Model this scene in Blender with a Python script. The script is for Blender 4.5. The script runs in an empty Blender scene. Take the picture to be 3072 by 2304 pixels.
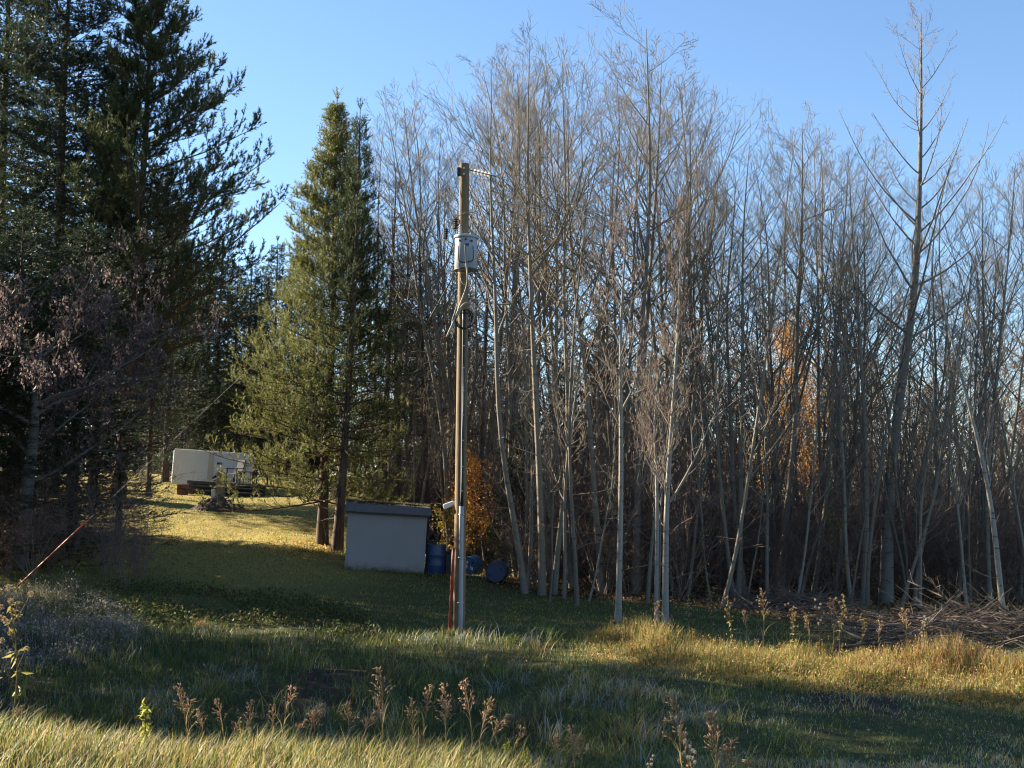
import bpy, bmesh, math, random
import numpy as np
from mathutils import Vector, Matrix, Quaternion

RD = math.radians
scene = bpy.context.scene
COL = scene.collection
rng = np.random.default_rng(7)
random.seed(7)

# ------------------------------------------------------------------ camera
W, H, F = 1024, 768, 1333.0
CAM = np.array([0.0, 0.0, 2.86])
PITCH = math.atan((493 - 384) / F)
ROLL = RD(1.2)
_r = np.array([1.0, 0, 0]); _f = np.array([0, math.cos(PITCH), math.sin(PITCH)])
_u = np.array([0, -math.sin(PITCH), math.cos(PITCH)])
CR = _r * math.cos(ROLL) + _u * math.sin(ROLL)
CU = -_r * math.sin(ROLL) + _u * math.cos(ROLL)
CF = _f
cam_data = bpy.data.cameras.new('camera')
cam = bpy.data.objects.new('camera', cam_data); COL.objects.link(cam)
cam_data.sensor_width = 36.0
cam_data.lens = 36.0 * F / W
cam_data.clip_start = 0.1
cam_data.clip_end = 3000
M = Matrix(((CR[0], CU[0], -CF[0], CAM[0]), (CR[1], CU[1], -CF[1], CAM[1]), (CR[2], CU[2], -CF[2], CAM[2]), (0, 0, 0, 1)))
cam.matrix_world = M
scene.camera = cam

# ------------------------------------------------------------------ sky, sun, exposure
SUN_AZ = RD(64.0)      # to the left of the viewing direction
SUN_EL = RD(22.0)
SUN = Vector((-math.sin(SUN_AZ) * math.cos(SUN_EL), math.cos(SUN_AZ) * math.cos(SUN_EL), math.sin(SUN_EL)))
world = bpy.data.worlds.new('World'); scene.world = world
world.use_nodes = True
wn = world.node_tree.nodes; wl = world.node_tree.links
sky = wn.new('ShaderNodeTexSky'); sky.sky_type = 'NISHITA'; sky.sun_disc = False
sky.sun_elevation = SUN_EL; sky.sun_rotation = -SUN_AZ
sky.altitude = 600; sky.air_density = 1.0; sky.dust_density = 0.1; sky.ozone_density = 3.5
wl.new(sky.outputs[0], wn['Background'].inputs[0])
wn['Background'].inputs[1].default_value = 0.056
sl = bpy.data.lights.new('sun', 'SUN'); sl.energy = 5.0; sl.angle = RD(0.5); sl.color = (1.0, 0.85, 0.64)
so = bpy.data.objects.new('sun', sl); COL.objects.link(so)
so.rotation_euler = SUN.to_track_quat('Z', 'Y').to_euler()
so.location = (-30, 20, 30)
scene.view_settings.view_transform = 'Standard'
scene.view_settings.look = 'None'
scene.view_settings.exposure = 2.15
scene.view_settings.gamma = 1.0
scene.cycles.filter_width = 1.15
scene.cycles.max_bounces = 4
scene.cycles.diffuse_bounces = 2
scene.cycles.glossy_bounces = 1
scene.cycles.transmission_bounces = 2
scene.cycles.transparent_max_bounces = 8

# ------------------------------------------------------------------ helpers
def lin(r, g, b):
    o = []
    for c in (r, g, b):
        c /= 255.0
        o.append(c / 12.92 if c <= 0.04045 else ((c + 0.055) / 1.055) ** 2.4)
    return tuple(o)

def at(px, py, Y):
    a = (px - W / 2) / F; b = (H / 2 - py) / F
    d = CR * a + CU * b + CF
    return CAM + d * (Y / d[1])

def sstep(a, b, x):
    t = np.clip((x - a) / (b - a), 0, 1)
    return t * t * (3 - 2 * t)

_vn = {}
def vnoise(x, y, scale, seed=0):
    """smooth 2-D value noise in 0..1"""
    if seed not in _vn:
        _vn[seed] = np.random.default_rng(1000 + seed).random((128, 128))
    g = _vn[seed]
    u = np.asarray(x, float) / scale; v = np.asarray(y, float) / scale
    iu = np.floor(u).astype(int); iv = np.floor(v).astype(int)
    fu = u - iu; fv = v - iv
    fu = fu * fu * (3 - 2 * fu); fv = fv * fv * (3 - 2 * fv)
    a = g[iu % 128, iv % 128]; b = g[(iu + 1) % 128, iv % 128]
    c = g[iu % 128, (iv + 1) % 128]; d = g[(iu + 1) % 128, (iv + 1) % 128]
    return (a * (1 - fu) + b * fu) * (1 - fv) + (c * (1 - fu) + d * fu) * fv

def terrain(x, y):
    x = np.asarray(x, float); y = np.asarray(y, float)
    wl_ = sstep(3.0, -8.0, x)
    yy = np.clip(y - 27, 0, 45)
    z = wl_ * 0.078 * yy + (1 - wl_) * 0.012 * yy
    z = z + 0.25 * sstep(-6, -13, x) * sstep(18, 26, y) * sstep(40, 30, y)
    # bank on the near side, under the camera
    bank = 0.98 + 0.10 * sstep(-2, -5, x) - 0.75 * sstep(-0.6, 2.2, x)
    z = z + bank * sstep(12.8, 9.2, y)
    # shallow swale through the field
    z = z - 0.12 * np.exp(-((y - 15.5) / 2.0) ** 2)
    z = z + (vnoise(x, y, 2.3, 1) - 0.5) * 0.16 + (vnoise(x, y, 0.7, 2) - 0.5) * 0.06
    return z

def th(x, y):
    return float(terrain(x, y))

def ground(px, py):
    """where the ray through a picture point meets the ground"""
    ys = np.linspace(7, 120, 1400)
    a = (px - W / 2) / F; b = (H / 2 - py) / F
    d = CR * a + CU * b + CF
    P = CAM[None] + d[None] * (ys / d[1])[:, None]
    hit = np.where(P[:, 2] < terrain(P[:, 0], P[:, 1]))[0]
    i = hit[0] if len(hit) else len(ys) - 1
    p = P[i]
    return np.array([p[0], p[1], th(p[0], p[1])])

def gpos(px, Y):
    """ground point in the column px at depth Y"""
    x = (px - W / 2) / F * Y
    for _ in range(4):
        z = th(x, Y)
        # horizon tilt from the roll is small; solve for x
        P = at(px, 384, Y); Q = at(px, 600, Y)
        t = (z - P[2]) / (Q[2] - P[2])
        x = P[0] + (Q[0] - P[0]) * t
    return np.array([x, Y, th(x, Y)])

def mesh(name, V, faces, col=None, smooth=True, mats=()):
    V = np.asarray(V, np.float32)
    me = bpy.data.meshes.new(name)
    me.vertices.add(len(V)); me.vertices.foreach_set('co', V.ravel())
    loops = []; starts = []; off = 0
    for f in faces:
        f = np.asarray(f, np.int32)
        if len(f) == 0: continue
        k = f.shape[1]
        loops.append(f.ravel()); starts.append(off + np.arange(len(f), dtype=np.int32) * k); off += f.size
    loops = np.concatenate(loops); starts = np.concatenate(starts)
    me.loops.add(len(loops)); me.loops.foreach_set('vertex_index', loops)
    me.polygons.add(len(starts)); me.polygons.foreach_set('loop_start', starts)
    me.update(calc_edges=True)
    if smooth:
        me.polygons.foreach_set('use_smooth', np.ones(len(starts), bool))
    if col is not None:
        a = me.attributes.new('col', 'FLOAT_COLOR', 'POINT')
        c = np.ones((len(V), 4), np.float32); c[:, :3] = col
        a.data.foreach_set('color', c.ravel())
    for m in mats: me.materials.append(m)
    return me

def obj(name, me, parent=None, loc=None):
    o = bpy.data.objects.new(name, me); COL.objects.link(o)
    if parent is not None: o.parent = parent
    if loc is not None: o.location = loc
    return o

def tag(o, label=None, cat=None, group=None, kind=None):
    if label: o['label'] = label
    if cat: o['category'] = cat
    if group: o['group'] = group
    if kind: o['kind'] = kind
    return o

def thing(name, label, cat, loc=(0, 0, 0), rot=(0, 0, 0), group=None, scale=1.0):
    o = bpy.data.objects.new(name, None); COL.objects.link(o)
    o.empty_display_size = 0.2
    o.location = loc; o.rotation_euler = rot
    o.scale = (scale,) * 3 if not isinstance(scale, (tuple, list)) else scale
    return tag(o, label, cat, group)

class Acc:
    """collects vertices, faces and colours of one mesh"""
    def __init__(s): s.V = []; s.F = {3: [], 4: []}; s.C = []; s.n = 0
    def add(s, V, Fs, col=(0.5, 0.5, 0.5)):
        V = np.asarray(V, float).reshape(-1, 3)
        c = np.asarray(col, float)
        if c.ndim == 1: c = np.broadcast_to(c, (len(V), 3))
        s.V.append(V); s.C.append(c)
        for f in (Fs if isinstance(Fs, list) else [Fs]):
            f = np.asarray(f)
            if len(f): s.F[f.shape[1]].append(f + s.n)
        s.n += len(V)
    def build(s, name, mats, parent=None, loc=None, smooth=True):
        V = np.concatenate(s.V); C_ = np.concatenate(s.C)
        fs = [np.concatenate(s.F[k]) for k in (3, 4) if s.F[k]]
        return obj(name, mesh(name, V, fs, C_, smooth, mats if isinstance(mats, (list, tuple)) else [mats]), parent, loc)
    def data(s, name, mats, smooth=True):
        V = np.concatenate(s.V); C_ = np.concatenate(s.C)
        fs = [np.concatenate(s.F[k]) for k in (3, 4) if s.F[k]]
        return mesh(name, V, fs, C_, smooth, mats if isinstance(mats, (list, tuple)) else [mats])

def nrm(v):
    return v / np.maximum(np.linalg.norm(v, axis=-1, keepdims=True), 1e-9)

def tubes(P, Rr, S=4, cap=False):
    """P (M,N,3) polylines, Rr (M,N) radii -> verts, quads"""
    P = np.asarray(P, float); Rr = np.asarray(Rr, float)
    M_, N_ = P.shape[:2]
    T = np.empty_like(P)
    T[:, 1:-1] = P[:, 2:] - P[:, :-2]; T[:, 0] = P[:, 1] - P[:, 0]; T[:, -1] = P[:, -1] - P[:, -2]
    T = nrm(T)
    ref = np.where(np.abs(T[:, :1, 2:3]) > 0.75, np.array([[[1.0, 0, 0]]]), np.array([[[0, 0, 1.0]]]))
    A = nrm(np.cross(np.broadcast_to(ref, T.shape), T)); B = np.cross(T, A)
    th_ = np.arange(S) / S * 2 * np.pi
    ring = A[:, :, None] * np.cos(th_)[None, None, :, None] + B[:, :, None] * np.sin(th_)[None, None, :, None]
    V = P[:, :, None] + ring * Rr[:, :, None, None]
    idx = np.arange(M_ * N_ * S).reshape(M_, N_, S)
    a = idx[:, :-1, :]; b = np.roll(idx, -1, 2)[:, :-1, :]; c = np.roll(idx, -1, 2)[:, 1:, :]; d = idx[:, 1:, :]
    Fq = np.stack([a, b, c, d], -1).reshape(-1, 4)
    V = V.reshape(-1, 3)
    if cap:
        # end discs as fans
        tri = []
        extra = []
        for m in range(M_):
            for e, rev in ((0, True), (N_ - 1, False)):
                ci = len(V) + len(extra); extra.append(P[m, e])
                for k in range(S):
                    i, j = idx[m, e, k], idx[m, e, (k + 1) % S]
                    tri.append((ci, j, i) if rev else (ci, i, j))
        V = np.concatenate([V, np.array(extra)])
        return V, [Fq, np.array(tri)]
    return V, Fq

def smooth_path(pts, n=24):
    """Catmull-Rom through pts"""
    p = np.asarray(pts, float)
    p = np.concatenate([[2 * p[0] - p[1]], p, [2 * p[-1] - p[-2]]])
    m = len(p) - 3
    t = np.linspace(0, m - 1e-6, n); i = t.astype(int); f = (t - i)[:, None]
    a, b, c, d = p[i], p[i + 1], p[i + 2], p[i + 3]
    return 0.5 * (2 * b + (c - a) * f + (2 * a - 5 * b + 4 * c - d) * f ** 2 + (3 * b - a - 3 * c + d) * f ** 3)

def wire(pts, r, n=24, S=6):
    P = smooth_path(pts, n)[None]
    return tubes(P, np.full(P.shape[:2], r), S, cap=True)

def bmbox(size, loc=(0, 0, 0), rot=(0, 0, 0), bevel=0.0, seg=2):
    bm = bmesh.new()
    bmesh.ops.create_cube(bm, size=1.0)
    bmesh.ops.scale(bm, vec=size, verts=bm.verts)
    if bevel > 0:
        bmesh.ops.bevel(bm, geom=list(bm.edges), offset=bevel, segments=seg, affect='EDGES', profile=0.5)
    bmesh.ops.transform(bm, matrix=Matrix.Translation(loc) @ Matrix.Rotation(rot[2], 4, 'Z') @ Matrix.Rotation(rot[1], 4, 'Y') @ Matrix.Rotation(rot[0], 4, 'X'), verts=bm.verts)
    return bm

def bmobj(name, bm, m, parent=None, loc=None, smooth=False):
    me = bpy.data.meshes.new(name); bm.to_mesh(me); bm.free()
    me.materials.append(m)
    if smooth:
        for p in me.polygons: p.use_smooth = True
    return obj(name, me, parent, loc)

def box(name, size, loc, m, parent=None, rot=(0, 0, 0), bevel=0.008):
    return bmobj(name, bmbox(size, loc, rot, bevel), m, parent)

def lathe(name, prof, m, parent=None, seg=28, loc=None, axis='Z'):
    """prof list of (r,z)"""
    prof = np.array(prof, float); n = len(prof)
    t = np.arange(seg) / seg * 2 * np.pi
    V = np.stack([prof[:, None, 0] * np.cos(t), prof[:, None, 0] * np.sin(t), np.broadcast_to(prof[:, 1:2], (n, seg))], -1).reshape(-1, 3)
    if axis == 'Y': V = V[:, [0, 2, 1]] * np.array([1, -1, 1])
    idx = np.arange(n * seg).reshape(n, seg)
    a = idx[:-1]; b = np.roll(idx, -1, 1)[:-1]; c = np.roll(idx, -1, 1)[1:]; d = idx[1:]
    Fq = np.stack([a, b, c, d], -1).reshape(-1, 4)
    me = mesh(name, V, [Fq], None, True, [m])
    o = obj(name, me, parent, loc)
    try:
        me.set_sharp_from_angle(angle=RD(40))
    except Exception: pass
    return o

# ------------------------------------------------------------------ materials
def newmat(name):
    m = bpy.data.materials.new(name); m.use_nodes = True
    return m, m.node_tree.nodes, m.node_tree.links, m.node_tree.nodes['Principled BSDF']

def mat_plain(name, c1, c2=None, rough=0.7, scale=6.0, bump=0.15, stretch=(1, 1, 1), metal=0.0, spec=0.4, detail=6.0):
    m, n, l, b = newmat(name)
    b.inputs['Roughness'].default_value = rough; b.inputs['Metallic'].default_value = metal
    b.inputs['Specular IOR Level'].default_value = spec
    tc = n.new('ShaderNodeTexCoord'); mp = n.new('ShaderNodeMapping'); mp.inputs['Scale'].default_value = stretch
    l.new(tc.outputs['Object'], mp.inputs[0])
    nz = n.new('ShaderNodeTexNoise'); nz.inputs['Scale'].default_value = scale; nz.inputs['Detail'].default_value = detail; nz.inputs['Roughness'].default_value = 0.65
    l.new(mp.outputs[0], nz.inputs['Vector'])
    if c2 is None: c2 = tuple(v * 0.75 for v in c1)
    cr = n.new('ShaderNodeValToRGB')
    cr.color_ramp.elements[0].position = 0.36; cr.color_ramp.elements[0].color = (*c1, 1)
    cr.color_ramp.elements[1].position = 0.64; cr.color_ramp.elements[1].color = (*c2, 1)
    l.new(nz.outputs['Fac'], cr.inputs[0]); l.new(cr.outputs[0], b.inputs['Base Color'])
    if bump > 0:
        bp = n.new('ShaderNodeBump'); bp.inputs['Strength'].default_value = bump; bp.inputs['Distance'].default_value = 0.02
        l.new(nz.outputs['Fac'], bp.inputs['Height']); l.new(bp.outputs[0], b.inputs['Normal'])
    return m

def mat_leaf(name, trans=0.4, rough=0.6, spec=0.25, vary=0.0):
    """colour carried by each blade or leaf, light shines through"""
    m, n, l, b = newmat(name)
    b.inputs['Roughness'].default_value = rough; b.inputs['Specular IOR Level'].default_value = spec
    at_ = n.new('ShaderNodeAttribute'); at_.attribute_name = 'col'
    l.new(at_.outputs['Color'], b.inputs['Base Color'])
    if trans > 0:
        tr = n.new('ShaderNodeBsdfTranslucent'); l.new(at_.outputs['Color'], tr.inputs['Color'])
        mx = n.new('ShaderNodeMixShader'); mx.inputs[0].default_value = trans
        l.new(b.outputs[0], mx.inputs[1]); l.new(tr.outputs[0], mx.inputs[2])
        l.new(mx.outputs[0], n['Material Output'].inputs[0])
    return m

def mat_bark(name, mark=(0.03, 0.025, 0.02), bands=True, rough=0.85):
    """bark: colour of each limb from the mesh, with darker scars"""
    m, n, l, b = newmat(name)
    b.inputs['Roughness'].default_value = rough; b.inputs['Specular IOR Level'].default_value = 0.15
    at_ = n.new('ShaderNodeAttribute'); at_.attribute_name = 'col'
    tc = n.new('ShaderNodeTexCoord'); mp = n.new('ShaderNodeMapping')
    mp.inputs['Scale'].default_value = (2.5, 2.5, 9.0) if bands else (14, 14, 2.0)
    l.new(tc.outputs['Object'], mp.inputs[0])
    nz = n.new('ShaderNodeTexNoise'); nz.inputs['Scale'].default_value = 1.0; nz.inputs['Detail'].default_value = 5.0; nz.inputs['Roughness'].default_value = 0.7
    l.new(mp.outputs[0], nz.inputs['Vector'])
    cr = n.new('ShaderNodeValToRGB')
    cr.color_ramp.elements[0].position = 0.56 if bands else 0.45; cr.color_ramp.elements[0].color = (0, 0, 0, 1)
    cr.color_ramp.elements[1].position = 0.66; cr.color_ramp.elements[1].color = (0.85, 0.85, 0.85, 1)
    l.new(nz.outputs['Fac'], cr.inputs[0])
    mx = n.new('ShaderNodeMix'); mx.data_type = 'RGBA'
    l.new(cr.outputs[0], mx.inputs['Factor']); l.new(at_.outputs['Color'], mx.inputs['A']); mx.inputs['B'].default_value = (*mark, 1)
    l.new(mx.outputs['Result'], b.inputs['Base Color'])
    bp = n.new('ShaderNodeBump'); bp.inputs['Strength'].default_value = 0.4; bp.inputs['Distance'].default_value = 0.02
    l.new(nz.outputs['Fac'], bp.inputs['Height']); l.new(bp.outputs[0], b.inputs['Normal'])
    return m

M_bark = mat_bark('aspen_bark')
M_conbark = mat_bark('conifer_bark', mark=(0.02, 0.014, 0.01), bands=False)
M_needle = mat_leaf('needles', trans=0.35, rough=0.55, spec=0.3)
M_leaf = mat_leaf('autumn_leaves', trans=0.45)
M_grass = mat_leaf('grass_blades', trans=0.4, rough=0.55, spec=0.3)
M_dry = mat_leaf('dry_weeds', trans=0.35, rough=0.8, spec=0.1)

# ground: soil, thatch, leaf mould
def make_ground_mat():
    m, n, l, b = newmat('ground')
    b.inputs['Roughness'].default_value = 0.95; b.inputs['Specular IOR Level'].default_value = 0.1
    at_ = n.new('ShaderNodeAttribute'); at_.attribute_name = 'col'
    tc = n.new('ShaderNodeTexCoord')
    nz = n.new('ShaderNodeTexNoise'); nz.inputs['Scale'].default_value = 9.0; nz.inputs['Detail'].default_value = 8.0; nz.inputs['Roughness'].default_value = 0.75
    l.new(tc.outputs['Object'], nz.inputs['Vector'])
    cr = n.new('ShaderNodeValToRGB')
    cr.color_ramp.elements[0].position = 0.3; cr.color_ramp.elements[0].color = (0.45, 0.42, 0.4, 1)
    cr.color_ramp.elements[1].position = 0.7; cr.color_ramp.elements[1].color = (1.35, 1.3, 1.2, 1)
    l.new(nz.outputs['Fac'], cr.inputs[0])
    mx = n.new('ShaderNodeMix'); mx.data_type = 'RGBA'; mx.blend_type = 'MULTIPLY'; mx.inputs['Factor'].default_value = 1.0
    l.new(at_.outputs['Color'], mx.inputs['A']); l.new(cr.outputs[0], mx.inputs['B'])
    l.new(mx.outputs['Result'], b.inputs['Base Color'])
    bp = n.new('ShaderNodeBump'); bp.inputs['Strength'].default_value = 0.6; bp.inputs['Distance'].default_value = 0.05
    l.new(nz.outputs['Fac'], bp.inputs['Height']); l.new(bp.outputs[0], b.inputs['Normal'])
    return m
M_ground = make_ground_mat()

# ------------------------------------------------------------------ ground
def forest_w(x, y):
    """1 inside the wood, 0 on the lawn and in the field"""
    edge = np.where(x < 0, 40 - 0.35 * x, 40 - 0.9 * np.clip(x, 0, 9) * 0.75)
    edge = np.where(x < -3.0, 42.5 + (-3.0 - x) * 3.2, np.minimum(edge, 41 - 0.95 * np.clip(x + 3, 0, 11)))
    return sstep(-1.0, 1.0, y - edge + (vnoise(x, y, 2.0, 5) - 0.5) * 3)

def build_ground():
    xs = np.concatenate([np.linspace(-400, -45, 14)[:-1], np.linspace(-45, -16, 40)[:-1], np.linspace(-16, 20, 150)[:-1], np.linspace(20, 50, 34)[:-1], np.linspace(50, 400, 12)])
    ys = np.concatenate([np.linspace(-60, 5, 14)[:-1], np.linspace(5, 30, 110)[:-1], np.linspace(30, 75, 110)[:-1], np.linspace(75, 700, 24)])
    X, Y = np.meshgrid(xs, ys)
    Z = terrain(X, Y)
    V = np.stack([X, Y, Z], -1).reshape(-1, 3)
    ny, nx = X.shape
    i = np.arange(nx * ny).reshape(ny, nx)
    Fq = np.stack([i[:-1, :-1], i[:-1, 1:], i[1:, 1:], i[1:, :-1]], -1).reshape(-1, 4)
    x, y = V[:, 0], V[:, 1]
    green = np.array([0.07, 0.078, 0.034]); soil = np.array([0.05, 0.04, 0.03]); mould = np.array([0.075, 0.05, 0.03]); straw = np.array([0.36, 0.30, 0.095])
    fw = forest_w(x, y)[:, None]
    c = green[None] * np.ones((len(V), 1))
    lw = (sstep(28, 40, y) * sstep(-2, -6, x))[:, None] * (0.55 + 0.45 * vnoise(x, y, 1.8, 9))[:, None]
    c = c * (1 - lw) + straw * lw
    bare = (sstep(0.62, 0.8, vnoise(x, y, 2.6, 4)) * sstep(10, 13, y) * sstep(26, 22, y))[:, None]
    c = c * (1 - bare) + soil * bare
    c = c * (1 - fw) + mould * fw
    o = obj('ground', mesh('ground', V, [Fq], c, True, [M_ground]))
    tag(o, 'grassy ground running from the bank across the field to the wood', None, None, 'structure')
build_ground()

# ------------------------------------------------------------------ tree growing
UP = np.array([0, 0, 1.0])
def perp(T, r):
    v = r.normal(size=T.shape)
    v = v - (v * T).sum(-1, keepdims=True) * T
    return nrm(v)

def sample(P, t):
    """points, tangents on polylines P (M,N,3) at t (M,K)"""
    N_ = P.shape[1]
    s = np.clip(t, 0, 0.9999) * (N_ - 1); i = s.astype(int); f = (s - i)[..., None]
    m = np.arange(P.shape[0])[:, None]
    a = P[m, i]; b = P[m, i + 1]
    return a * (1 - f) + b * f, nrm(b - a)

def grow(P, Rr, K, tlo, thi, lenf, ang, trop, npts, r, wig=0.12, rad=0.55, rtip=0.35, minr=0.0025, azi=None):
    M_ = P.shape[0]
    t = tlo + (thi - tlo) * ((np.arange(K)[None] + r.random((M_, K))) / K)
    p0, T = sample(P, t)
    N_ = P.shape[1]
    s = np.clip(t, 0, 0.9999) * (N_ - 1); i = s.astype(int); f = s - i; mm = np.arange(M_)[:, None]
    r0 = Rr[mm, i] * (1 - f) + Rr[mm, i + 1] * f
    plen = np.linalg.norm(P[:, 1:] - P[:, :-1], axis=-1).sum(1)[:, None]
    L = lenf(t, plen, r)
    a = ang(t, r) if callable(ang) else ang * (0.75 + 0.5 * r.random(t.shape))
    pr = perp(T, r) if azi is None else azi(T, t, r)
    d = T * np.cos(a)[..., None] + pr * np.sin(a)[..., None]
    p0 = p0.reshape(-1, 3); d = d.reshape(-1, 3); L = np.broadcast_to(L, t.shape).reshape(-1); r0 = r0.reshape(-1)
    Q = np.empty((len(p0), npts, 3)); Q[:, 0] = p0
    st = (L / (npts - 1))[:, None]
    for k in range(1, npts):
        d = nrm(d + UP * trop / npts + r.normal(size=d.shape) * wig)
        Q[:, k] = Q[:, k - 1] + d * st
    rb = np.maximum(np.minimum(r0 * rad, 0.012 * L + 0.004), minr)
    u = np.linspace(0, 1, npts)[None]
    R2 = np.maximum(rb[:, None] * (1 - u * (1 - rtip)), minr)
    return Q, R2

def trunk_path(Ht, r, n=15, wob=0.012, lean=(0, 0)):
    u = np.linspace(0, 1, n)
    ph = r.random(4) * 6.28
    x = wob * Ht * (np.sin(u * 5 + ph[0]) - np.sin(ph[0])) * 0.6 + wob * 0.5 * Ht * (np.sin(u * 12 + ph[1]) - np.sin(ph[1])) * 0.4 + lean[0] * u ** 1.4
    y = wob * Ht * (np.sin(u * 4.4 + ph[2]) - np.sin(ph[2])) * 0.6 + lean[1] * u ** 1.4
    return np.stack([x, y, u * Ht], -1)[None]

GREY = np.array([0.185, 0.163, 0.130]); TWIG = np.array([0.225, 0.19, 0.14])
def bare_tree(name, seed, Ht=15.0, r0=0.11, base=0.38, n1=26, n2=7, n3=5, n4=2, spread=0.30, ang=0.75, trop=0.9, lean=(0, 0), grey=GREY, twig=TWIG, path=None, wob=0.012, dead=16, twigr=0.0043):
    """a leafless tree: returns (trunk mesh, crown mesh)"""
    r = np.random.default_rng(seed)
    P0 = trunk_path(Ht, r, lean=lean, wob=wob) if path is None else path
    u = np.linspace(0, 1, P0.shape[1])
    R0 = (r0 * (1 - u) ** 0.85 + 0.007 + 0.25 * r0 * np.exp(-u * 40))[None]
    tr = Acc(); V, Fq = tubes(P0, R0, 9)
    tr.add(V, Fq, grey)
    A = Acc()
    def l1(t, pl, rr):
        v = (t - base) / (1 - base)
        return Ht * spread * (1.05 - 0.82 * np.clip(v, 0, 1)) * (0.55 + 0.6 * rr.random(t.shape))
    Q1, S1 = grow(P0, R0, n1, base, 0.985, l1, ang, trop, 8, r, 0.085, rad=0.62, rtip=0.2)
    Q2, S2 = grow(Q1, S1, n2, 0.18, 0.98, lambda t, pl, rr: pl * (0.52 - 0.25 * t) * (0.5 + 0.7 * rr.random(t.shape)), 0.72, 0.7, 6, r, 0.085, rad=0.66, rtip=0.3, minr=twigr)
    Q3, S3 = grow(Q2, S2, n3, 0.15, 1.0, lambda t, pl, rr: pl * (0.5 - 0.2 * t) * (0.4 + 0.8 * rr.random(t.shape)) + 0.08, 0.75, 0.5, 4, r, 0.10, rad=0.7, rtip=0.5, minr=twigr)
    for Q, S, k, c in ((Q1, S1, 5, 0.75), (Q2, S2, 4, 0.4), (Q3, S3, 3, 0.1)):
        V, Fq = tubes(Q, S, k); A.add(V, Fq, grey * c * 0.9 + twig * (1 - c))
    if n4:
        Q4, S4 = grow(Q3, S3, n4, 0.2, 1.0, lambda t, pl, rr: pl * 0.6 * (0.4 + 0.8 * rr.random(t.shape)) + 0.06, 0.8, 0.4, 3, r, 0.15, rad=0.9, rtip=0.7, minr=twigr * 0.85)
        V, Fq = tubes(Q4, S4, 3); A.add(V, Fq, twig)
    if dead:
        Qd, Sd = grow(P0, R0, dead, 0.10, base + 0.05, lambda t, pl, rr: 0.4 + 1.3 * rr.random(t.shape), 1.25, 0.15, 5, r, 0.2, rad=0.2, rtip=0.3)
        Qe, Se = grow(Qd, Sd, 3, 0.3, 1.0, lambda t, pl, rr: pl * 0.45 * rr.random(t.shape) + 0.1, 0.9, 0.1, 3, r, 0.2, rad=0.6)
        for Q, S in ((Qd, Sd), (Qe, Se)):
            V, Fq = tubes(Q, S, 3); A.add(V, Fq, twig * 0.9)
    return tr.data(name + '_trunk', M_bark), A.data(name + '_crown', M_bark)

def place_tree(name, meshes, loc, label, cat, group=None, rz=0.0, scale=1.0, tilt=(0, 0), parts=('trunk', 'crown')):
    t = thing(name, label, cat, loc, (tilt[0], tilt[1], rz) if False else (0, 0, 0), group, scale)
    q = Matrix.Rotation(tilt[1], 3, 'Y') @ Matrix.Rotation(tilt[0], 3, 'X') @ Matrix.Rotation(rz, 3, 'Z')
    t.rotation_euler = q.to_euler()
    for nme, me in zip(parts, meshes): obj(nme, me, t)
    return t

# ------------------------------------------------------------------ conifers
def shoots(A, P, D, L, n, nl, w, col, r, cone=0.75):
    """needle-covered shoots at P along D"""
    M_ = len(P)
    if M_ == 0: return
    u = r.random((M_, n))
    base = P[:, None] + D[:, None] * (L[:, None] * u)[..., None]
    pr = r.normal(size=(M_, n, 3)); pr = nrm(pr - (pr * D[:, None]).sum(-1, keepdims=True) * D[:, None])
    a = cone * (0.6 + 0.6 * r.random((M_, n)))
    nd = D[:, None] * np.cos(a)[..., None] + pr * np.sin(a)[..., None]
    ln = nl * (0.7 + 0.6 * r.random((M_, n)))
    side = nrm(np.cross(nd, r.normal(size=nd.shape))) * (w / 2)
    tip = base + nd * ln[..., None]
    V = np.stack([base - side, base + side, tip], 2).reshape(-1, 3)
    Fq = np.arange(len(V)).reshape(-1, 3)
    c = col[:, None, None, :] * (0.75 + 0.5 * r.random((M_, n, 1, 1)))
    c = np.broadcast_to(c, (M_, n, 3, 3)).reshape(-1, 3)
    A.add(V, Fq, c)

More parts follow.
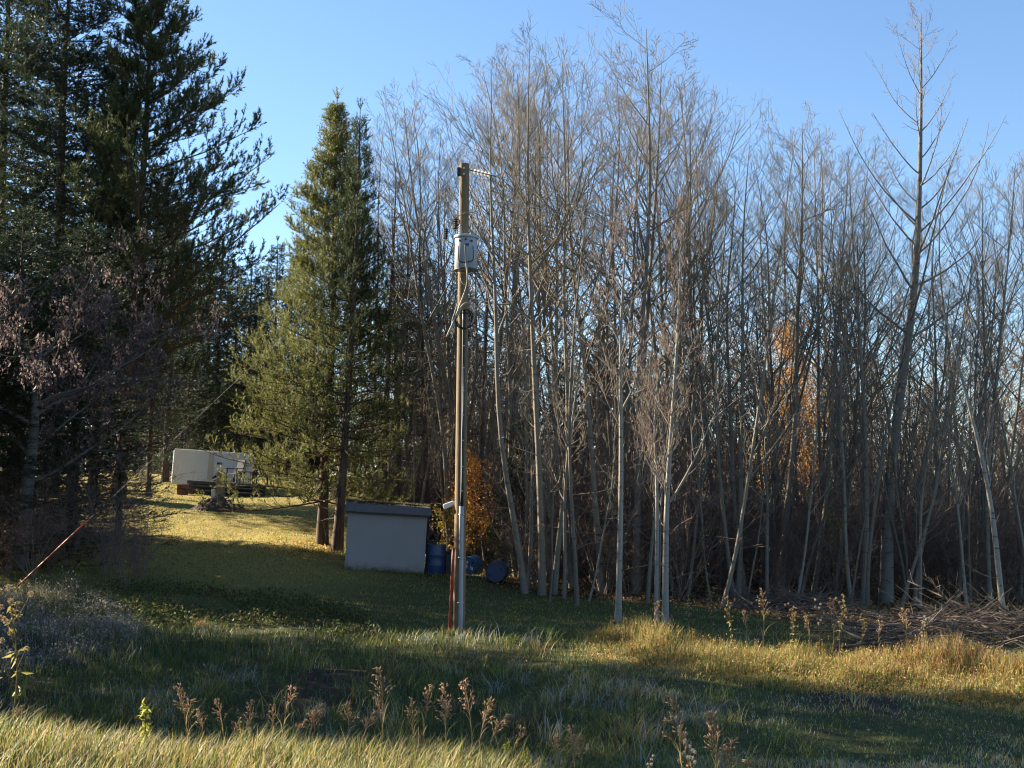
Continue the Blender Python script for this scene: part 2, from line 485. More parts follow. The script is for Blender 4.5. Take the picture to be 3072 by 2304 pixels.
def conifer(name, seed, Ht, Rb, cb, step, nb, droop, curl, bl, shoot_len, nneed, nl, w, c1, c2, r0=0.17, prof=None, bark=(0.10, 0.075, 0.055), side=None, lean=(0, 0), gap=0.0, perb=9, dead=0, jag=0.3, sh_per=3, tipup=0.0):
    r = np.random.default_rng(seed)
    P0 = trunk_path(Ht, r, lean=lean, wob=0.006)
    u = np.linspace(0, 1, P0.shape[1])
    R0 = (r0 * (1 - u) ** 0.9 + 0.012 + 0.3 * r0 * np.exp(-u * 45))[None]
    tr = Acc(); V, Fq = tubes(P0, R0, 10); tr.add(V, Fq, np.array(bark))
    zs = []; z = cb
    while z < Ht - 0.45:
        zs.append(z); z += step * (1.05 - 0.30 * z / Ht) * (0.8 + 0.4 * r.random())
    t = []; az = []; Ls = []
    for z in zs:
        k = nb if z < Ht * 0.9 else max(4, nb - 1)
        a0 = r.random() * 6.28
        f = (z - cb) / (Ht - cb)
        Rr = Rb * (prof(f) if prof else (1 - f) ** 0.85)
        for j in range(k):
            if r.random() < gap: continue
            a = a0 + j * 6.283 / k + r.normal() * 0.25
            L = (Rr * (1 - jag + 1.5 * jag * r.random()) + 0.13)
            if side is not None: L *= side(a, f)
            t.append(z / Ht); az.append(a); Ls.append(L)
    t = np.array(t); az = np.array(az); Ls = np.array(Ls)
    p0, T = sample(P0, t[None]); p0 = p0[0]
    el = droop(t) + r.normal(size=t.shape) * 0.10
    d = np.stack([np.cos(az) * np.cos(el), np.sin(az) * np.cos(el), np.sin(el)], -1)
    n = 7; Q = np.empty((len(t), n, 3)); Q[:, 0] = p0
    for k in range(1, n):
        d = nrm(d + UP * curl / n + r.normal(size=d.shape) * 0.07)
        Q[:, k] = Q[:, k - 1] + d * (Ls / (n - 1))[:, None]
    rb = 0.007 + 0.0075 * Ls
    R1 = rb[:, None] * (1 - 0.8 * np.linspace(0, 1, n))[None]
    B = Acc(); V, Fq = tubes(Q, R1, 4); B.add(V, Fq, np.array(bark) * 0.85)
    # branchlets, mostly in the plane of the branch
    def az2(Tn, tt, rr):
        s = np.where(rr.random(tt.shape) < 0.5, -1, 1)[..., None]
        hz = nrm(np.cross(Tn, np.broadcast_to(UP, Tn.shape)) + 1e-6)
        return nrm(hz * s + UP * (tipup + 0.15) + rr.normal(size=Tn.shape) * 0.35)
    Q2, R2 = grow(Q, R1, perb, 0.14, 1.0, lambda tt, pl, rr: (pl * bl * (1.08 - 0.75 * tt) + 0.08) * (0.6 + 0.6 * rr.random(tt.shape)), lambda tt, rr: 0.75 + 0.35 * rr.random(tt.shape), 0.25 + tipup, 4, r, 0.12, rad=0.5, rtip=0.4, azi=az2)
    V, Fq = tubes(Q2, R2, 3); B.add(V, Fq, np.array(bark) * 0.8)
    N = Acc()
    c1 = np.array(c1); c2 = np.array(c2)
    tt = 0.12 + 0.88 * (np.arange(sh_per)[None] + r.random((len(Q2), sh_per))) / sh_per
    pp, TT = sample(Q2, tt)
    pp = pp.reshape(-1, 3); TT = TT.reshape(-1, 3)
    D = nrm(TT + r.normal(size=TT.shape) * 0.42 + UP * (0.12 + tipup * 0.8))
    pt, Tt = sample(Q, np.broadcast_to(np.array([[0.55, 0.75, 0.9, 0.999]]), (len(Q), 4)))
    pp = np.concatenate([pp, pt.reshape(-1, 3), Q2[:, -1]]); D = np.concatenate([D, nrm(Tt.reshape(-1, 3) + UP * 0.2), nrm(Q2[:, -1] - Q2[:, -2] + UP * tipup)])
    kp = r.random(len(pp)) > 0.68 * sstep(0.68, 0.95, pp[:, 2] / Ht); pp = pp[kp]; D = D[kp]
    m = r.random((len(pp), 1))
    cc = c1 * (1 - m) + c2 * m
    shoots(N, pp, D, shoot_len * (0.7 + 0.6 * r.random(len(pp))), nneed, nl, w, cc, r)
    # leader
    shoots(N, np.repeat(P0[0, -1:], 5, 0), nrm(np.array([[0, 0, 1], [.4, 0, 1], [-.4, .1, 1], [0, .4, 1], [0, -.4, 1.0]])), np.full(5, shoot_len * 1.5), nneed * 2, nl, w, np.repeat(c1[None], 5, 0), r)
    if dead:
        Qd, Sd = grow(P0, R0, dead, 0.06, cb / Ht + 0.06, lambda q, pl, rr: 0.5 + 1.6 * rr.random(q.shape), 1.45, -0.1, 6, r, 0.15, rad=0.14, rtip=0.3)
        Qe, Se = grow(Qd, Sd, 4, 0.3, 1.0, lambda q, pl, rr: pl * 0.4 * rr.random(q.shape) + 0.1, 0.9, 0.0, 3, r, 0.2, rad=0.6)
        for Qx, Sx in ((Qd, Sd), (Qe, Se)):
            V, Fq = tubes(Qx, Sx, 3); B.add(V, Fq, np.array([0.16, 0.13, 0.11]))
    return tr.data(name + '_trunk', M_conbark), B.data(name + '_limbs', M_conbark), N.data(name + '_needles', M_needle)
CON = ('trunk', 'limbs', 'crown')

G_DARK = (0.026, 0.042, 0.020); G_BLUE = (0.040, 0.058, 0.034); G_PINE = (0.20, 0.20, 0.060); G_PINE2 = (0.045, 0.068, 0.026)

# tall dark spruces at the left
SPR = conifer('spruce', 11, 19.0, 3.4, 4.0, 0.38, 6, lambda t: 0.05 - 0.45 * (1 - t), 0.75, 0.36, 0.23, 15, 0.09, 0.024, G_DARK, G_BLUE, r0=0.24, prof=lambda f: (1 - f) ** 0.62, jag=0.28, perb=12, sh_per=4)
SPR2 = conifer('spruce_slim', 12, 15.0, 2.7, 0.5, 0.42, 6, lambda t: 0.05 - 0.35 * (1 - t), 0.7, 0.36, 0.22, 14, 0.09, 0.026, G_DARK, G_BLUE, r0=0.18, prof=lambda f: (1 - f) ** 0.7, perb=8)
# pine with long up-swept limbs
def pine_side(a, f):
    return 1.0 + 0.25 * math.cos(a)
PIN = conifer('pine', 13, 21.0, 6.2, 4.6, 0.60, 5, lambda t: 0.12 + 0.30 * t, 0.42, 0.36, 0.30, 19, 0.125, 0.031, G_PINE2, (0.07, 0.078, 0.03), r0=0.22, prof=lambda f: (0.66 + 0.3 * min(1, f * 4)) * (1 - f) ** 1.0, side=pine_side, bark=(0.15, 0.09, 0.06), jag=0.38, gap=0.05, perb=17, tipup=0.3, sh_per=5)
# the sunlit pair in front of the wood
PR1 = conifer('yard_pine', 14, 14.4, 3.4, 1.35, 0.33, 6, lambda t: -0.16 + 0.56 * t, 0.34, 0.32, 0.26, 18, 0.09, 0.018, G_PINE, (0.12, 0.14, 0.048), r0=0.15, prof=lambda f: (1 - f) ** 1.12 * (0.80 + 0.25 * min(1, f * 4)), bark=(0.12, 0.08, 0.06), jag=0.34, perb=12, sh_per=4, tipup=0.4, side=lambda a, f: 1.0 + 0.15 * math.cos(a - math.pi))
PR2 = conifer('yard_pine_slim', 15, 14.0, 2.1, 3.2, 0.37, 5, lambda t: -0.1 + 0.5 * t, 0.36, 0.30, 0.24, 17, 0.08, 0.016, G_PINE2, (0.04, 0.055, 0.024), r0=0.15, prof=lambda f: (1 - f) ** 1.1 * 1.15, bark=(0.10, 0.07, 0.055), jag=0.36, perb=8, tipup=0.5, dead=14)
# thin half-dead spruces inside the wood
PR3 = conifer('thin_spruce', 16, 13.0, 1.9, 4.2, 0.55, 5, lambda t: -0.1 + 0.3 * t, 0.4, 0.30, 0.20, 12, 0.08, 0.015, (0.07, 0.068, 0.03), (0.10, 0.075, 0.045), r0=0.13, bark=(0.13, 0.085, 0.07), jag=0.45, gap=0.3, perb=6, dead=40)
YNG = conifer('young_spruce', 17, 5.5, 1.3, 0.3, 0.34, 6, lambda t: 0.05 + 0.2 * t, 0.4, 0.33, 0.16, 14, 0.06, 0.016, (0.05, 0.075, 0.03), (0.035, 0.06, 0.026), r0=0.06, perb=6)

def con(name, meshes, px, Y, label, group=None, rz=0.0, scale=1.0, tilt=(0, 0)):
    return place_tree(name, meshes, gpos(px, Y), label, 'tree', group, rz, scale, tilt, CON)

con('spruce_tree', SPR, 48, 56, 'tallest dark green spruce at the left, behind the brown-leaved tree', None, 0.3, (1.45, 1.45, 1.34))
con('spruce_tree', SPR, -14, 59, 'dark spruce cut by the left edge of the photo', None, 2.1, (1.45, 1.45, 1.36))
con('spruce_tree', SPR2, 16, 40, 'low bushy spruce right behind the trunk of the brown-leaved tree', None, 1.0, (1.1, 1.1, 0.68))
con('spruce_tree', SPR2, 70, 41.5, 'low bushy spruce right of the brown-leaved tree', None, 2.0, (1.1, 1.1, 0.66))
con('spruce_tree', SPR2, -45, 41, 'low spruce cut by the left edge, beside the brown-leaved tree', None, 3.0, (1.1, 1.1, 0.7))
con('spruce_tree', SPR2, 6, 37.2, 'low spruce half hidden by the brown seed bunches', None, 4.0, (1.1, 1.1, 0.62))
con('spruce_tree', SPR2, -26, 33.9, 'low spruce at the very left edge, in front of the brown-leaved tree', None, 0.5, (1.2, 1.2, 0.42))
con('spruce_tree', SPR2, 118, 43, 'small spruce at the left edge of the sunlit lawn', None, 5.0, (0.6, 0.6, 0.26))
con('pine_tree', PIN, 118, 55, 'tall pine with long up-swept limbs reaching right over the lawn', None, 0.0, 1.14, (0, RD(1)))
con('spruce_tree', PR2, 92, 55, 'slender evergreen between the tall spruce and the up-swept pine', None, 0.9, 1.25)
con('spruce_tree', PR2, 148, 57, 'shorter evergreen screening the left end of the white trailer', None, 2.9, 0.72)
con('spruce_tree', SPR2, 165, 66, 'bushy evergreen just behind the left end of the white trailer', None, 1.9, 0.9)
con('pine_tree', PR1, 322, 42.5, 'bushy sunlit green pine left of the grey shed', None, 0.0, (1.08, 1.08, 1.0), (0, RD(0.0)))
con('pine_tree', PR2, 337, 40.8, 'slim darker pine whose bare trunk stands at the shed corner', None, 1.2, 0.985, (0, RD(1.0)))
con('spruce_tree', PR3, 383, 46, 'thin half-dead spruce rising behind the shed, its top beside the slim pine', None, 0.5, 0.98)
con('spruce_tree', PR3, 400, 50, 'thin brownish spruce with dead lower limbs, right behind the shed', None, 2.5, 0.95, (0, RD(-3)))
con('spruce_tree', PR3, 425, 47, 'thin reddish-trunked spruce just left of the utility pole', None, 4.0, 0.9, (0, RD(-2)))
con('spruce_tree', YNG, 520, 41, 'small green young spruce among the aspen trunks right of the pole', None, 0.4, 0.95)
con('spruce_tree', PR3, 480, 52, 'thin spruce with a mossy brown top behind the pole top', None, 1.4, 1.03)
for px, Y, s_, rz in ((455, 62, 0.8, 0.3), (510, 66, 0.75, 1.1), (560, 60, 0.62, 2.0), (600, 68, 0.8, 3.0), (650, 62, 0.6, 4.0), (690, 70, 0.8, 5.0), (735, 64, 0.62, 0.8), (835, 66, 0.7, 1.6), (870, 72, 0.7, 2.6), (930, 68, 0.55, 3.6), (990, 74, 0.55, 4.6), (425, 70, 0.85, 5.6), (1040, 70, 0.6, 0.1), (395, 66, 0.8, 2.2)):
    con('spruce_tree', SPR2, px, Y, 'dim green spruce deep in the wood, ' + ('left of the pole' if px < 465 else 'between pole and birches' if px < 620 else 'between birches and orange tree' if px < 780 else 'right of the orange tree'), 'spruces deep in the wood', rz, s_)
# dark evergreens behind the trailer
BG = 'evergreens behind the white trailer'
for i, (px, Y, s, rz, me) in enumerate(((150, 76, 0.95, 1.0, SPR), (185, 72, 0.80, 2.0, SPR2), (215, 78, 0.92, 0.2, SPR2), (243, 74, 0.82, 1.5, SPR2), (268, 80, 0.95, 2.8, SPR2), (290, 76, 0.85, 0.9, SPR2), (120, 82, 0.9, 0.9, SPR), (310, 84, 0.8, 3.9, SPR2), (165, 88, 0.95, 3.3, SPR), (232, 90, 0.98, 5.0, SPR2), (60, 84, 0.9, 4.4, SPR), (203, 84, 1.0, 4.1, SPR2), (255, 86, 0.9, 0.6, SPR2))):
    con('spruce_tree', me, px, Y, 'dark evergreen behind the white trailer, ' + ('left of it' if px < 180 else 'right above it' if px < 250 else 'right of it beside the sunlit pine'), BG, rz, s)
for i in range(11):
    px = 95 + i * 22 + (i * 7 % 5) * 3; Y = 82 + (i * 5 % 7) * 2.2
    con('spruce_tree', SPR2, px, Y, 'low dark evergreen far behind the trailer, closing the gaps under the taller ones', 'low evergreens behind the trailer', i * 1.7, (1.35, 1.35, 0.42 + 0.04 * (i % 4)))
# evergreens left of the view: they shade the field
SUNV = np.array([-math.sin(SUN_AZ), math.cos(SUN_AZ)]); NRMV = np.array([math.cos(SUN_AZ), math.sin(SUN_AZ)])
for c, a, me, s, rz in ((10.8, 19, SPR2, 1.15, 0.1), (14.2, 24, SPR2, 1.25, 1.4), (17.6, 25, SPR2, 1.25, 2.0), (20.2, 30, SPR2, 1.0, 3.3), (12.5, 31, SPR2, 1.3, 4.0), (16.0, 33, SPR2, 1.3, 5.0), (19.0, 38, SPR2, 1.2, 0.6), (26.0, 35, SPR2, (1.1, 1.1, 1.0), 1.1), (28.6, 37, SPR2, (1.2, 1.2, 0.8), 2.2), (32.2, 41, SPR2, (1.0, 1.0, 0.72), 0.2), (30.8, 39, SPR2, (1.2, 1.2, 0.8), 3.2), (24.6, 34, SPR2, (0.9, 0.9, 0.68), 0.7)):
    x, y = NRMV * c + SUNV * a
    place_tree('spruce_tree', me, (x, y, th(x, y)), 'spruce in the row left of the photo edge', 'tree', 'spruces beyond the left edge', rz, s, (0, 0), CON)

for i in range(8):  # added unseen row: blocks low sky so camera-facing sides stay darker
    x = -34 + i * 9.6 + (i * 7 % 5) * 0.4; y = -13 - (i * 13 % 7) * 1.1
    place_tree('spruce_tree', SPR, (x, y, th(x, y)), 'unseen spruce added behind the camera to dim the sky fill', 'tree', 'spruces added behind the camera', i * 1.3, 0.85 + 0.04 * (i * 5 % 6), (0, 0), CON)

# ------------------------------------------------------------------ leafless wood
def zone(px):
    for lim, txt in ((470, 'behind the shed and left of the pole'), (530, 'just right of the pole'), (600, 'behind the close pair of straight aspens'), (690, 'behind the three birches'), (765, 'between the birches and the orange tree'), (840, 'around the orange tree'), (935, 'around the foot of the tall poplar')):
        if px < lim: return txt
    return 'near the right edge of the photo'
ASP = [bare_tree('aspen', 21, 15.5, 0.100, 0.42, 18, 7, 4, 1, 0.36, 0.82, 0.70, wob=0.014),
       bare_tree('aspen', 22, 15.0, 0.085, 0.46, 16, 6, 5, 1, 0.33, 0.78, 0.80, wob=0.02),
       bare_tree('aspen', 23, 14.5, 0.066, 0.36, 16, 6, 4, 1, 0.38, 0.95, 0.55, wob=0.028),
       bare_tree('aspen', 24, 15.0, 0.095, 0.42, 15, 7, 5, 1, 0.40, 0.85, 0.70, wob=0.022),
       bare_tree('aspen', 25, 14.0, 0.060, 0.38, 14, 6, 4, 1, 0.36, 0.90, 0.65, wob=0.03, grey=GREY * 0.7),
       bare_tree('aspen', 26, 15.2, 0.078, 0.48, 15, 6, 5, 1, 0.38, 0.76, 0.70, wob=0.02)]
THIN = [bare_tree('sapling', 31, 8.0, 0.038, 0.3, 16, 5, 3, 0, 0.20, 0.6, 0.7, wob=0.025, dead=4, grey=GREY * 1.15),
        bare_tree('sapling', 32, 7.0, 0.032, 0.25, 16, 5, 3, 0, 0.22, 0.7, 0.6, wob=0.03, dead=3),
        bare_tree('sapling', 33, 7.5, 0.035, 0.35, 14, 5, 3, 0, 0.2, 0.6, 0.7, wob=0.035, dead=4, grey=GREY * 0.8)]

def tall(px, py_base, px_top, py_top, Y, kind, label, rz=0.0, Hm=None):
    """stand a tree of mesh `kind` from its foot to its top as read from the photo"""
    b = gpos(px, Y)
    tp = at(px_top, py_top + 16, Y)
    v = tp - b
    h = np.linalg.norm(v)
    Hm = Hm or {0: 15.5, 1: 15.0, 2: 14.5, 3: 15.0, 4: 14.0, 5: 15.2}[kind]
    return place_tree('aspen_tree', ASP[kind], b, label, 'tree', 'bare trees of the wood edge', rz, h / Hm, (0, math.atan2(v[0], v[2])))

tall(525, 581, 488, 60, 36, 1, 'grey aspen leaning left, first trunk right of the utility pole', 0.4)
tall(542, 586, 537, 32, 36, 0, 'tall straight grey aspen, left of the close pair right of the pole', 1.7)
tall(554, 584, 566, 45, 36.4, 5, 'tall straight grey aspen, right of the close pair right of the pole', 2.9)
tall(602, 595, 575, 80, 37, 3, 'dark aspen leaning left behind the thinnest birch', 0.9)
tall(636, 597, 637, 15, 37.5, 3, 'tallest aspen of the middle of the wood, top near the upper edge', 4.1)
tall(648, 597, 690, 85, 39, 1, 'dark aspen leaning right behind the paired birches', 3.0)
tall(738, 597, 757, 130, 36.5, 1, 'pale-edged aspen left of the orange foliage', 5.0)
tall(781, 588, 802, 105, 38, 0, 'dark straight aspen standing before the orange foliage', 0.2)
tall(800, 597, 905, 215, 36.5, 4, 'dark trunk leaning far right below the orange foliage', 2.0)
tall(760, 592, 830, 180, 40, 4, 'dark trunk leaning right just left of the orange foliage', 1.1)
tall(863, 595, 858, 150, 36, 3, 'dark forked trunk just left of the tall poplar', 1.5)
tall(900, 590, 985, 220, 39, 2, 'grey trunk leaning right behind the tall poplar', 2.4)
tall(990, 600, 1006, 150, 36, 5, 'grey aspen behind the white leaning birch at the right', 0.8)
tall(1018, 600, 1030, 165, 38, 1, 'aspen cut by the right edge of the photo', 3.8)
tall(516, 565, 470, 60, 41.5, 2, 'dark curving trunk rising left behind the pole and the second blue drum', 0.3)
tall(480, 560, 410, 85, 45, 0, 'aspen leaning left behind the orange-leaved small tree', 2.2)
tall(450, 560, 392, 95, 44, 5, 'aspen leaning left between the shed and the pole', 3.1)
tall(575, 590, 600, 62, 40, 4, 'thin aspen right of the close pair of straight aspens', 1.9)
tall(690, 590, 672, 60, 42, 0, 'aspen rising behind the birches, top at the skyline peak right of the middle', 5.5)
tall(722, 590, 708, 110, 41, 2, 'aspen right of the three birches', 4.6)
tall(835, 590, 840, 140, 41, 5, 'aspen between the orange foliage and the tall poplar', 0.6)

# the rest of the stand
sky_x = np.array([350, 372, 400, 430, 460, 480, 537, 570, 600, 620, 640, 670, 690, 705, 725, 760, 790, 810, 830, 860, 900, 960, 990, 1010, 1060, 1150])
sky_y = np.array([130, 98, 82, 78, 55, 45, 36, 45, 62, 40, 30, 60, 82, 105, 132, 128, 118, 112, 138, 142, 150, 152, 160, 150, 150, 150])
r = np.random.default_rng(5)
SG = 'bare aspens deeper in the wood'
for i in range(50):
    px = 385 + (1085 - 385) * ((i * 0.618034) % 1.0) + r.normal() * 6
    Y = (37.5 + 22 * r.random() ** 1.3) if px > 528 else 47 + 14 * r.random()
    k = int(r.integers(0, 6))
    b = gpos(px, Y)
    pxt = px + r.normal() * 22 + (px - 690) * 0.03
    tp = at(pxt, float(np.interp(pxt, sky_x, sky_y)) + 24 + 80 * r.random() ** 1.2, Y)
    v = tp - b
    place_tree('aspen_tree', ASP[k], b, 'slender leafless aspen inside the wood, ' + zone(px), 'tree', SG, r.random() * 6.28, np.linalg.norm(v) / (15.5, 15, 14.5, 15, 14, 15.2)[k], (r.normal() * 0.04, math.atan2(v[0], v[2])))
for i in range(150):
    px = 395 + (1080 - 395) * ((i * 0.618034 + 0.3) % 1.0) + r.normal() * 8
    Y = (33.5 + 16 * r.random()) if px > 520 else 44 + 10 * r.random()
    if px > 700: Y = max(Y, 34.5)
    k = int(r.integers(0, 3))
    place_tree('sapling', THIN[k], gpos(px, Y), 'thin leafless sapling in the wood, ' + zone(px), 'sapling', 'thin saplings under the aspens', r.random() * 6.28, 0.6 + 0.85 * r.random(), (r.normal() * 0.10, r.normal() * 0.13 + 0.03))

# ------------------------------------------------------------------ named single trees
WHITE = np.array([0.26, 0.245, 0.21])
def birch(px, Y, pxt, pyt, label, seed, r0, n1=16, base=0.35, rz=0.0, mids=None, spread=0.2):
    b = gpos(px, Y)
    pts = [np.zeros(3)]
    for (mx, my) in (mids or []): pts.append(at(mx, my, Y) - b)
    pts.append(at(pxt, pyt, Y) - b)
    path = smooth_path(pts, 18)[None]
    Ht = float(np.linalg.norm(pts[-1]))
    ms = bare_tree('birch', seed, Ht, r0, base, n1, 6, 4, 1, spread, 0.6, 0.8, path=path, grey=WHITE, twig=np.array([0.2, 0.15, 0.125]), dead=5)
    return place_tree('birch_tree', ms, b, label, 'tree', 'young white birches at the lawn edge')
birch(618, 29.6, 628, 205, 'slender white birch standing alone, leftmost of the three at the lawn edge', 41, 0.066, mids=[(621, 480), (621, 330)], n1=20, base=0.42)
birch(656, 30.2, 662, 330, 'thinnest white birch, middle of the three at the lawn edge', 42, 0.044, mids=[(657, 500), (655, 420)], n1=16, base=0.3)
birch(665, 29.4, 682, 225, 'white birch with a forking right limb, rightmost of the three at the lawn edge', 43, 0.070, mids=[(667, 500), (676, 360)], n1=24, base=0.3, spread=0.26)
birch(1004, 31.5, 936, 285, 'thin white birch leaning left at the right edge', 44, 0.068, mids=[(990, 500), (965, 390)], n1=12, base=0.35, spread=0.17)

# tall poplar standing above the wood
def poplar():
    b = gpos(886, 37.0)
    pts = [np.zeros(3)] + [at(x, y, 37.0) - b for x, y in ((889, 500), (897, 420), (914, 290), (919, 200), (921, 100), (921, 14))]
    path = smooth_path(pts, 26)[None]
    rr = np.random.default_rng(51)
    Ht = float(pts[-1][2]); u = np.linspace(0, 1, 26)
    R0 = (0.18 * (1 - u) ** 0.95 + 0.010 + 0.04 * np.exp(-u * 30))[None]
    grey = np.array([0.165, 0.155, 0.135]); tw = np.array([0.20, 0.16, 0.13])
    T = Acc(); V, Fq = tubes(path, R0, 12); T.add(V, Fq, grey)
    A = Acc()
    def az(Tn, t, r_):
        g = np.arange(t.shape[1])[None] * 2.4 + r_.normal(size=t.shape) * 0.4
        v = np.stack([np.cos(g), np.sin(g) * 0.8, np.zeros_like(g)], -1)
        return nrm(v - (v * Tn).sum(-1, keepdims=True) * Tn)
    Q1, S1 = grow(path, R0, 34, 0.42, 0.985, lambda t, pl, r_: (5.3 * (1.03 - t) / 0.62 + 0.25) * (0.55 + 0.6 * r_.random(t.shape)), lambda t, r_: 0.95 - 0.25 * t + 0.25 * r_.random(t.shape), 1.15, 10, rr, 0.05, rad=0.36, rtip=0.15, azi=az)
    Q2, S2 = grow(Q1, S1, 9, 0.2, 0.97, lambda t, pl, r_: 0.18 + 0.5 * r_.random(t.shape) * (1.2 - t), 0.85, 1.0, 5, rr, 0.12, rad=0.6, rtip=0.5, minr=0.004)
    Q3, S3 = grow(Q2, S2, 2, 0.4, 1.0, lambda t, pl, r_: 0.08 + 0.12 * r_.random(t.shape), 0.8, 0.8, 3, rr, 0.15, rad=0.9, minr=0.004)
    for Q, S, k, c in ((Q1, S1, 5, 0.7), (Q2, S2, 3, 0.3), (Q3, S3, 3, 0.0)):
        V, Fq = tubes(Q, S, k); A.add(V, Fq, grey * c + tw * (1 - c))
    t = place_tree('poplar_tree', (T.data('poplar_trunk', M_bark), A.data('poplar_crown', M_bark)), b, 'tall bare poplar towering above the wood at the right', 'tree')
    return t
poplar()

def leaves(A, P, size, cols, r, droop=0.0, jit=0.2, aspect=0.6):
    """small folded leaves at P"""
    n = len(P)
    d = nrm(r.normal(size=(n, 3)) + np.array([0, 0, -droop]))
    s = nrm(np.cross(d, r.normal(size=(n, 3))))
    up = np.cross(s, d)
    sz = size * (0.6 + 0.8 * r.random((n, 1)))
    b = P; m1 = P + d * sz * 0.5 + s * sz * aspect * 0.5 + up * sz * 0.12; m2 = P + d * sz * 0.5 - s * sz * aspect * 0.5 + up * sz * 0.12; t = P + d * sz
    V = np.stack([b, m1, t, m2], 1).reshape(-1, 3)
    i = np.arange(n)[:, None] * 4
    Fq = np.concatenate([i + np.array([0, 1, 2]), i + np.array([0, 2, 3])])
    c = np.asarray(cols)[r.integers(0, len(cols), n)] * (1 - jit + 2 * jit * r.random((n, 1)))
    A.add(V, Fq, np.repeat(c, 4, 0))

# maple with brown hanging seed bunches at the left edge
def maple():
    Y = 33.6
    b = gpos(20, Y)
    pts = [np.zeros(3)] + [at(x, y, Y) - b for x, y in ((26, 500), (33, 440), (36, 390), (42, 340))]
    path = smooth_path(pts, 20)[None]
    rr = np.random.default_rng(61); u = np.linspace(0, 1, 20)
    R0 = (0.17 * (1 - u) ** 0.6 + 0.02)[None]
    grey = np.array([0.125, 0.12, 0.112]); tw = np.array([0.15, 0.12, 0.10])
    T = Acc(); V, Fq = tubes(path, R0, 10); T.add(V, Fq, grey)
    A = Acc()
    Q1, S1 = grow(path, R0, 15, 0.30, 0.98, lambda t, pl, r_: (5.2 - 2.2 * t) * (0.65 + 0.5 * r_.random(t.shape)), 1.1, 0.45, 9, rr, 0.14, rad=0.5, rtip=0.2)
    Q2, S2 = grow(Q1, S1, 7, 0.2, 1.0, lambda t, pl, r_: pl * 0.42 * (0.5 + 0.7 * r_.random(t.shape)), 0.8, 0.2, 6, rr, 0.16, rad=0.6, minr=0.006)
    Q3, S3 = grow(Q2, S2, 5, 0.25, 1.0, lambda t, pl, r_: 0.2 + 0.35 * r_.random(t.shape), 0.9, 0.0, 4, rr, 0.2, rad=0.7, minr=0.004)
    for Q, S, k in ((Q1, S1, 6), (Q2, S2, 4), (Q3, S3, 3)):
        V, Fq = tubes(Q, S, k); A.add(V, Fq, grey * 0.6 + tw * 0.4)
    # bunches of keys hang from the twig ends
    B = Acc()
    tips = np.concatenate([Q3[:, -1], Q3[:, 2], Q2[:, -1]])
    tips = tips[rr.random(len(tips)) < 0.85]
    k = 12
    off = rr.normal(size=(len(tips), k, 3)) * np.array([0.06, 0.06, 0.02]); off[..., 2] -= 0.30 * rr.random((len(tips), k))
    leaves(B, (tips[:, None] + off).reshape(-1, 3), 0.10, [(0.11, 0.082, 0.085), (0.135, 0.10, 0.10), (0.085, 0.065, 0.07), (0.16, 0.12, 0.10)], rr, droop=1.6, aspect=0.5)
    t = place_tree('maple_tree', (T.data('maple_trunk', M_bark), A.data('maple_limbs', M_bark), B.data('maple_keys', M_leaf)), b, 'grey-trunked tree hung with dull brown seed bunches at the left edge', 'tree', parts=('trunk', 'limbs', 'seed_bunches'))
maple()

# small trees that still hold coloured leaves
def leafy(name, seed, Ht, px, Y, cols, label, nl, size=0.07, spread=0.36, r0=0.05, base=0.25, ang=0.9, cat='tree', lean=(0, 0), shrub=False):
    rr = np.random.default_rng(seed)
    P0 = trunk_path(Ht, rr, lean=lean, wob=0.03); u = np.linspace(0, 1, 15)
    R0 = (r0 * (1 - u) + 0.006)[None]
    T = Acc(); V, Fq = tubes(P0, R0, 7); T.add(V, Fq, (0.10, 0.075, 0.06))
    Q1, S1 = grow(P0, R0, 16, base, 0.97, lambda t, pl, r_: Ht * spread * (1.1 - 0.8 * t) * (0.6 + 0.6 * r_.random(t.shape)), ang, 0.5, 7, rr, 0.14)
    Q2, S2 = grow(Q1, S1, 6, 0.25, 1.0, lambda t, pl, r_: pl * 0.4 * (0.5 + 0.7 * r_.random(t.shape)), 0.8, 0.3, 5, rr, 0.15, minr=0.003)
    A = Acc()
    for Q, S in ((Q1, S1), (Q2, S2)):
        V, Fq = tubes(Q, S, 3); A.add(V, Fq, (0.10, 0.075, 0.06))
    i = rr.integers(0, len(Q2), nl); tt = rr.random((nl,))
    p = np.array([q for q in sample(Q2[i], tt[:, None])[0][:, 0]]) + rr.normal(size=(nl, 3)) * 0.035 * Ht
    B = Acc(); leaves(B, p, size, cols, rr, droop=0.3)
    return place_tree(name, (T.data('t', M_bark), A.data('l', M_bark), B.data('f', M_leaf)), gpos(px, Y), label, cat, parts=('trunk', 'limbs', 'leaves'))
OR = [(0.62, 0.27, 0.05), (0.66, 0.34, 0.07), (0.52, 0.21, 0.04), (0.58, 0.36, 0.09)]
leafy('small_maple', 71, 3.7, 486, 42, OR, 'small tree with bright orange leaves right of the utility pole', 2600, 0.075, 0.36, lean=(-0.6, 0))
leafy('small_tree', 72, 9.3, 788, 49.5, [(0.75, 0.42, 0.11), (0.68, 0.36, 0.09), (0.60, 0.34, 0.12)], 'narrow orange tree glowing deep between the trunks on the right', 9500, 0.075, 0.24, 0.06, 0.25)
leafy('small_tree', 73, 7.2, 588, 44, [(0.50, 0.11, 0.03), (0.42, 0.09, 0.04), (0.30, 0.07, 0.04)], 'small tree with a few dark red leaves behind the straight aspens', 800, 0.09, 0.25)
leafy('leafy_shrub', 74, 1.9, 448, 44, [(0.55, 0.40, 0.08), (0.45, 0.35, 0.09), (0.35, 0.3, 0.09)], 'yellow-leaved bush behind the blue barrel', 1500, 0.08, 0.5, 0.02, 0.1, cat='shrub')
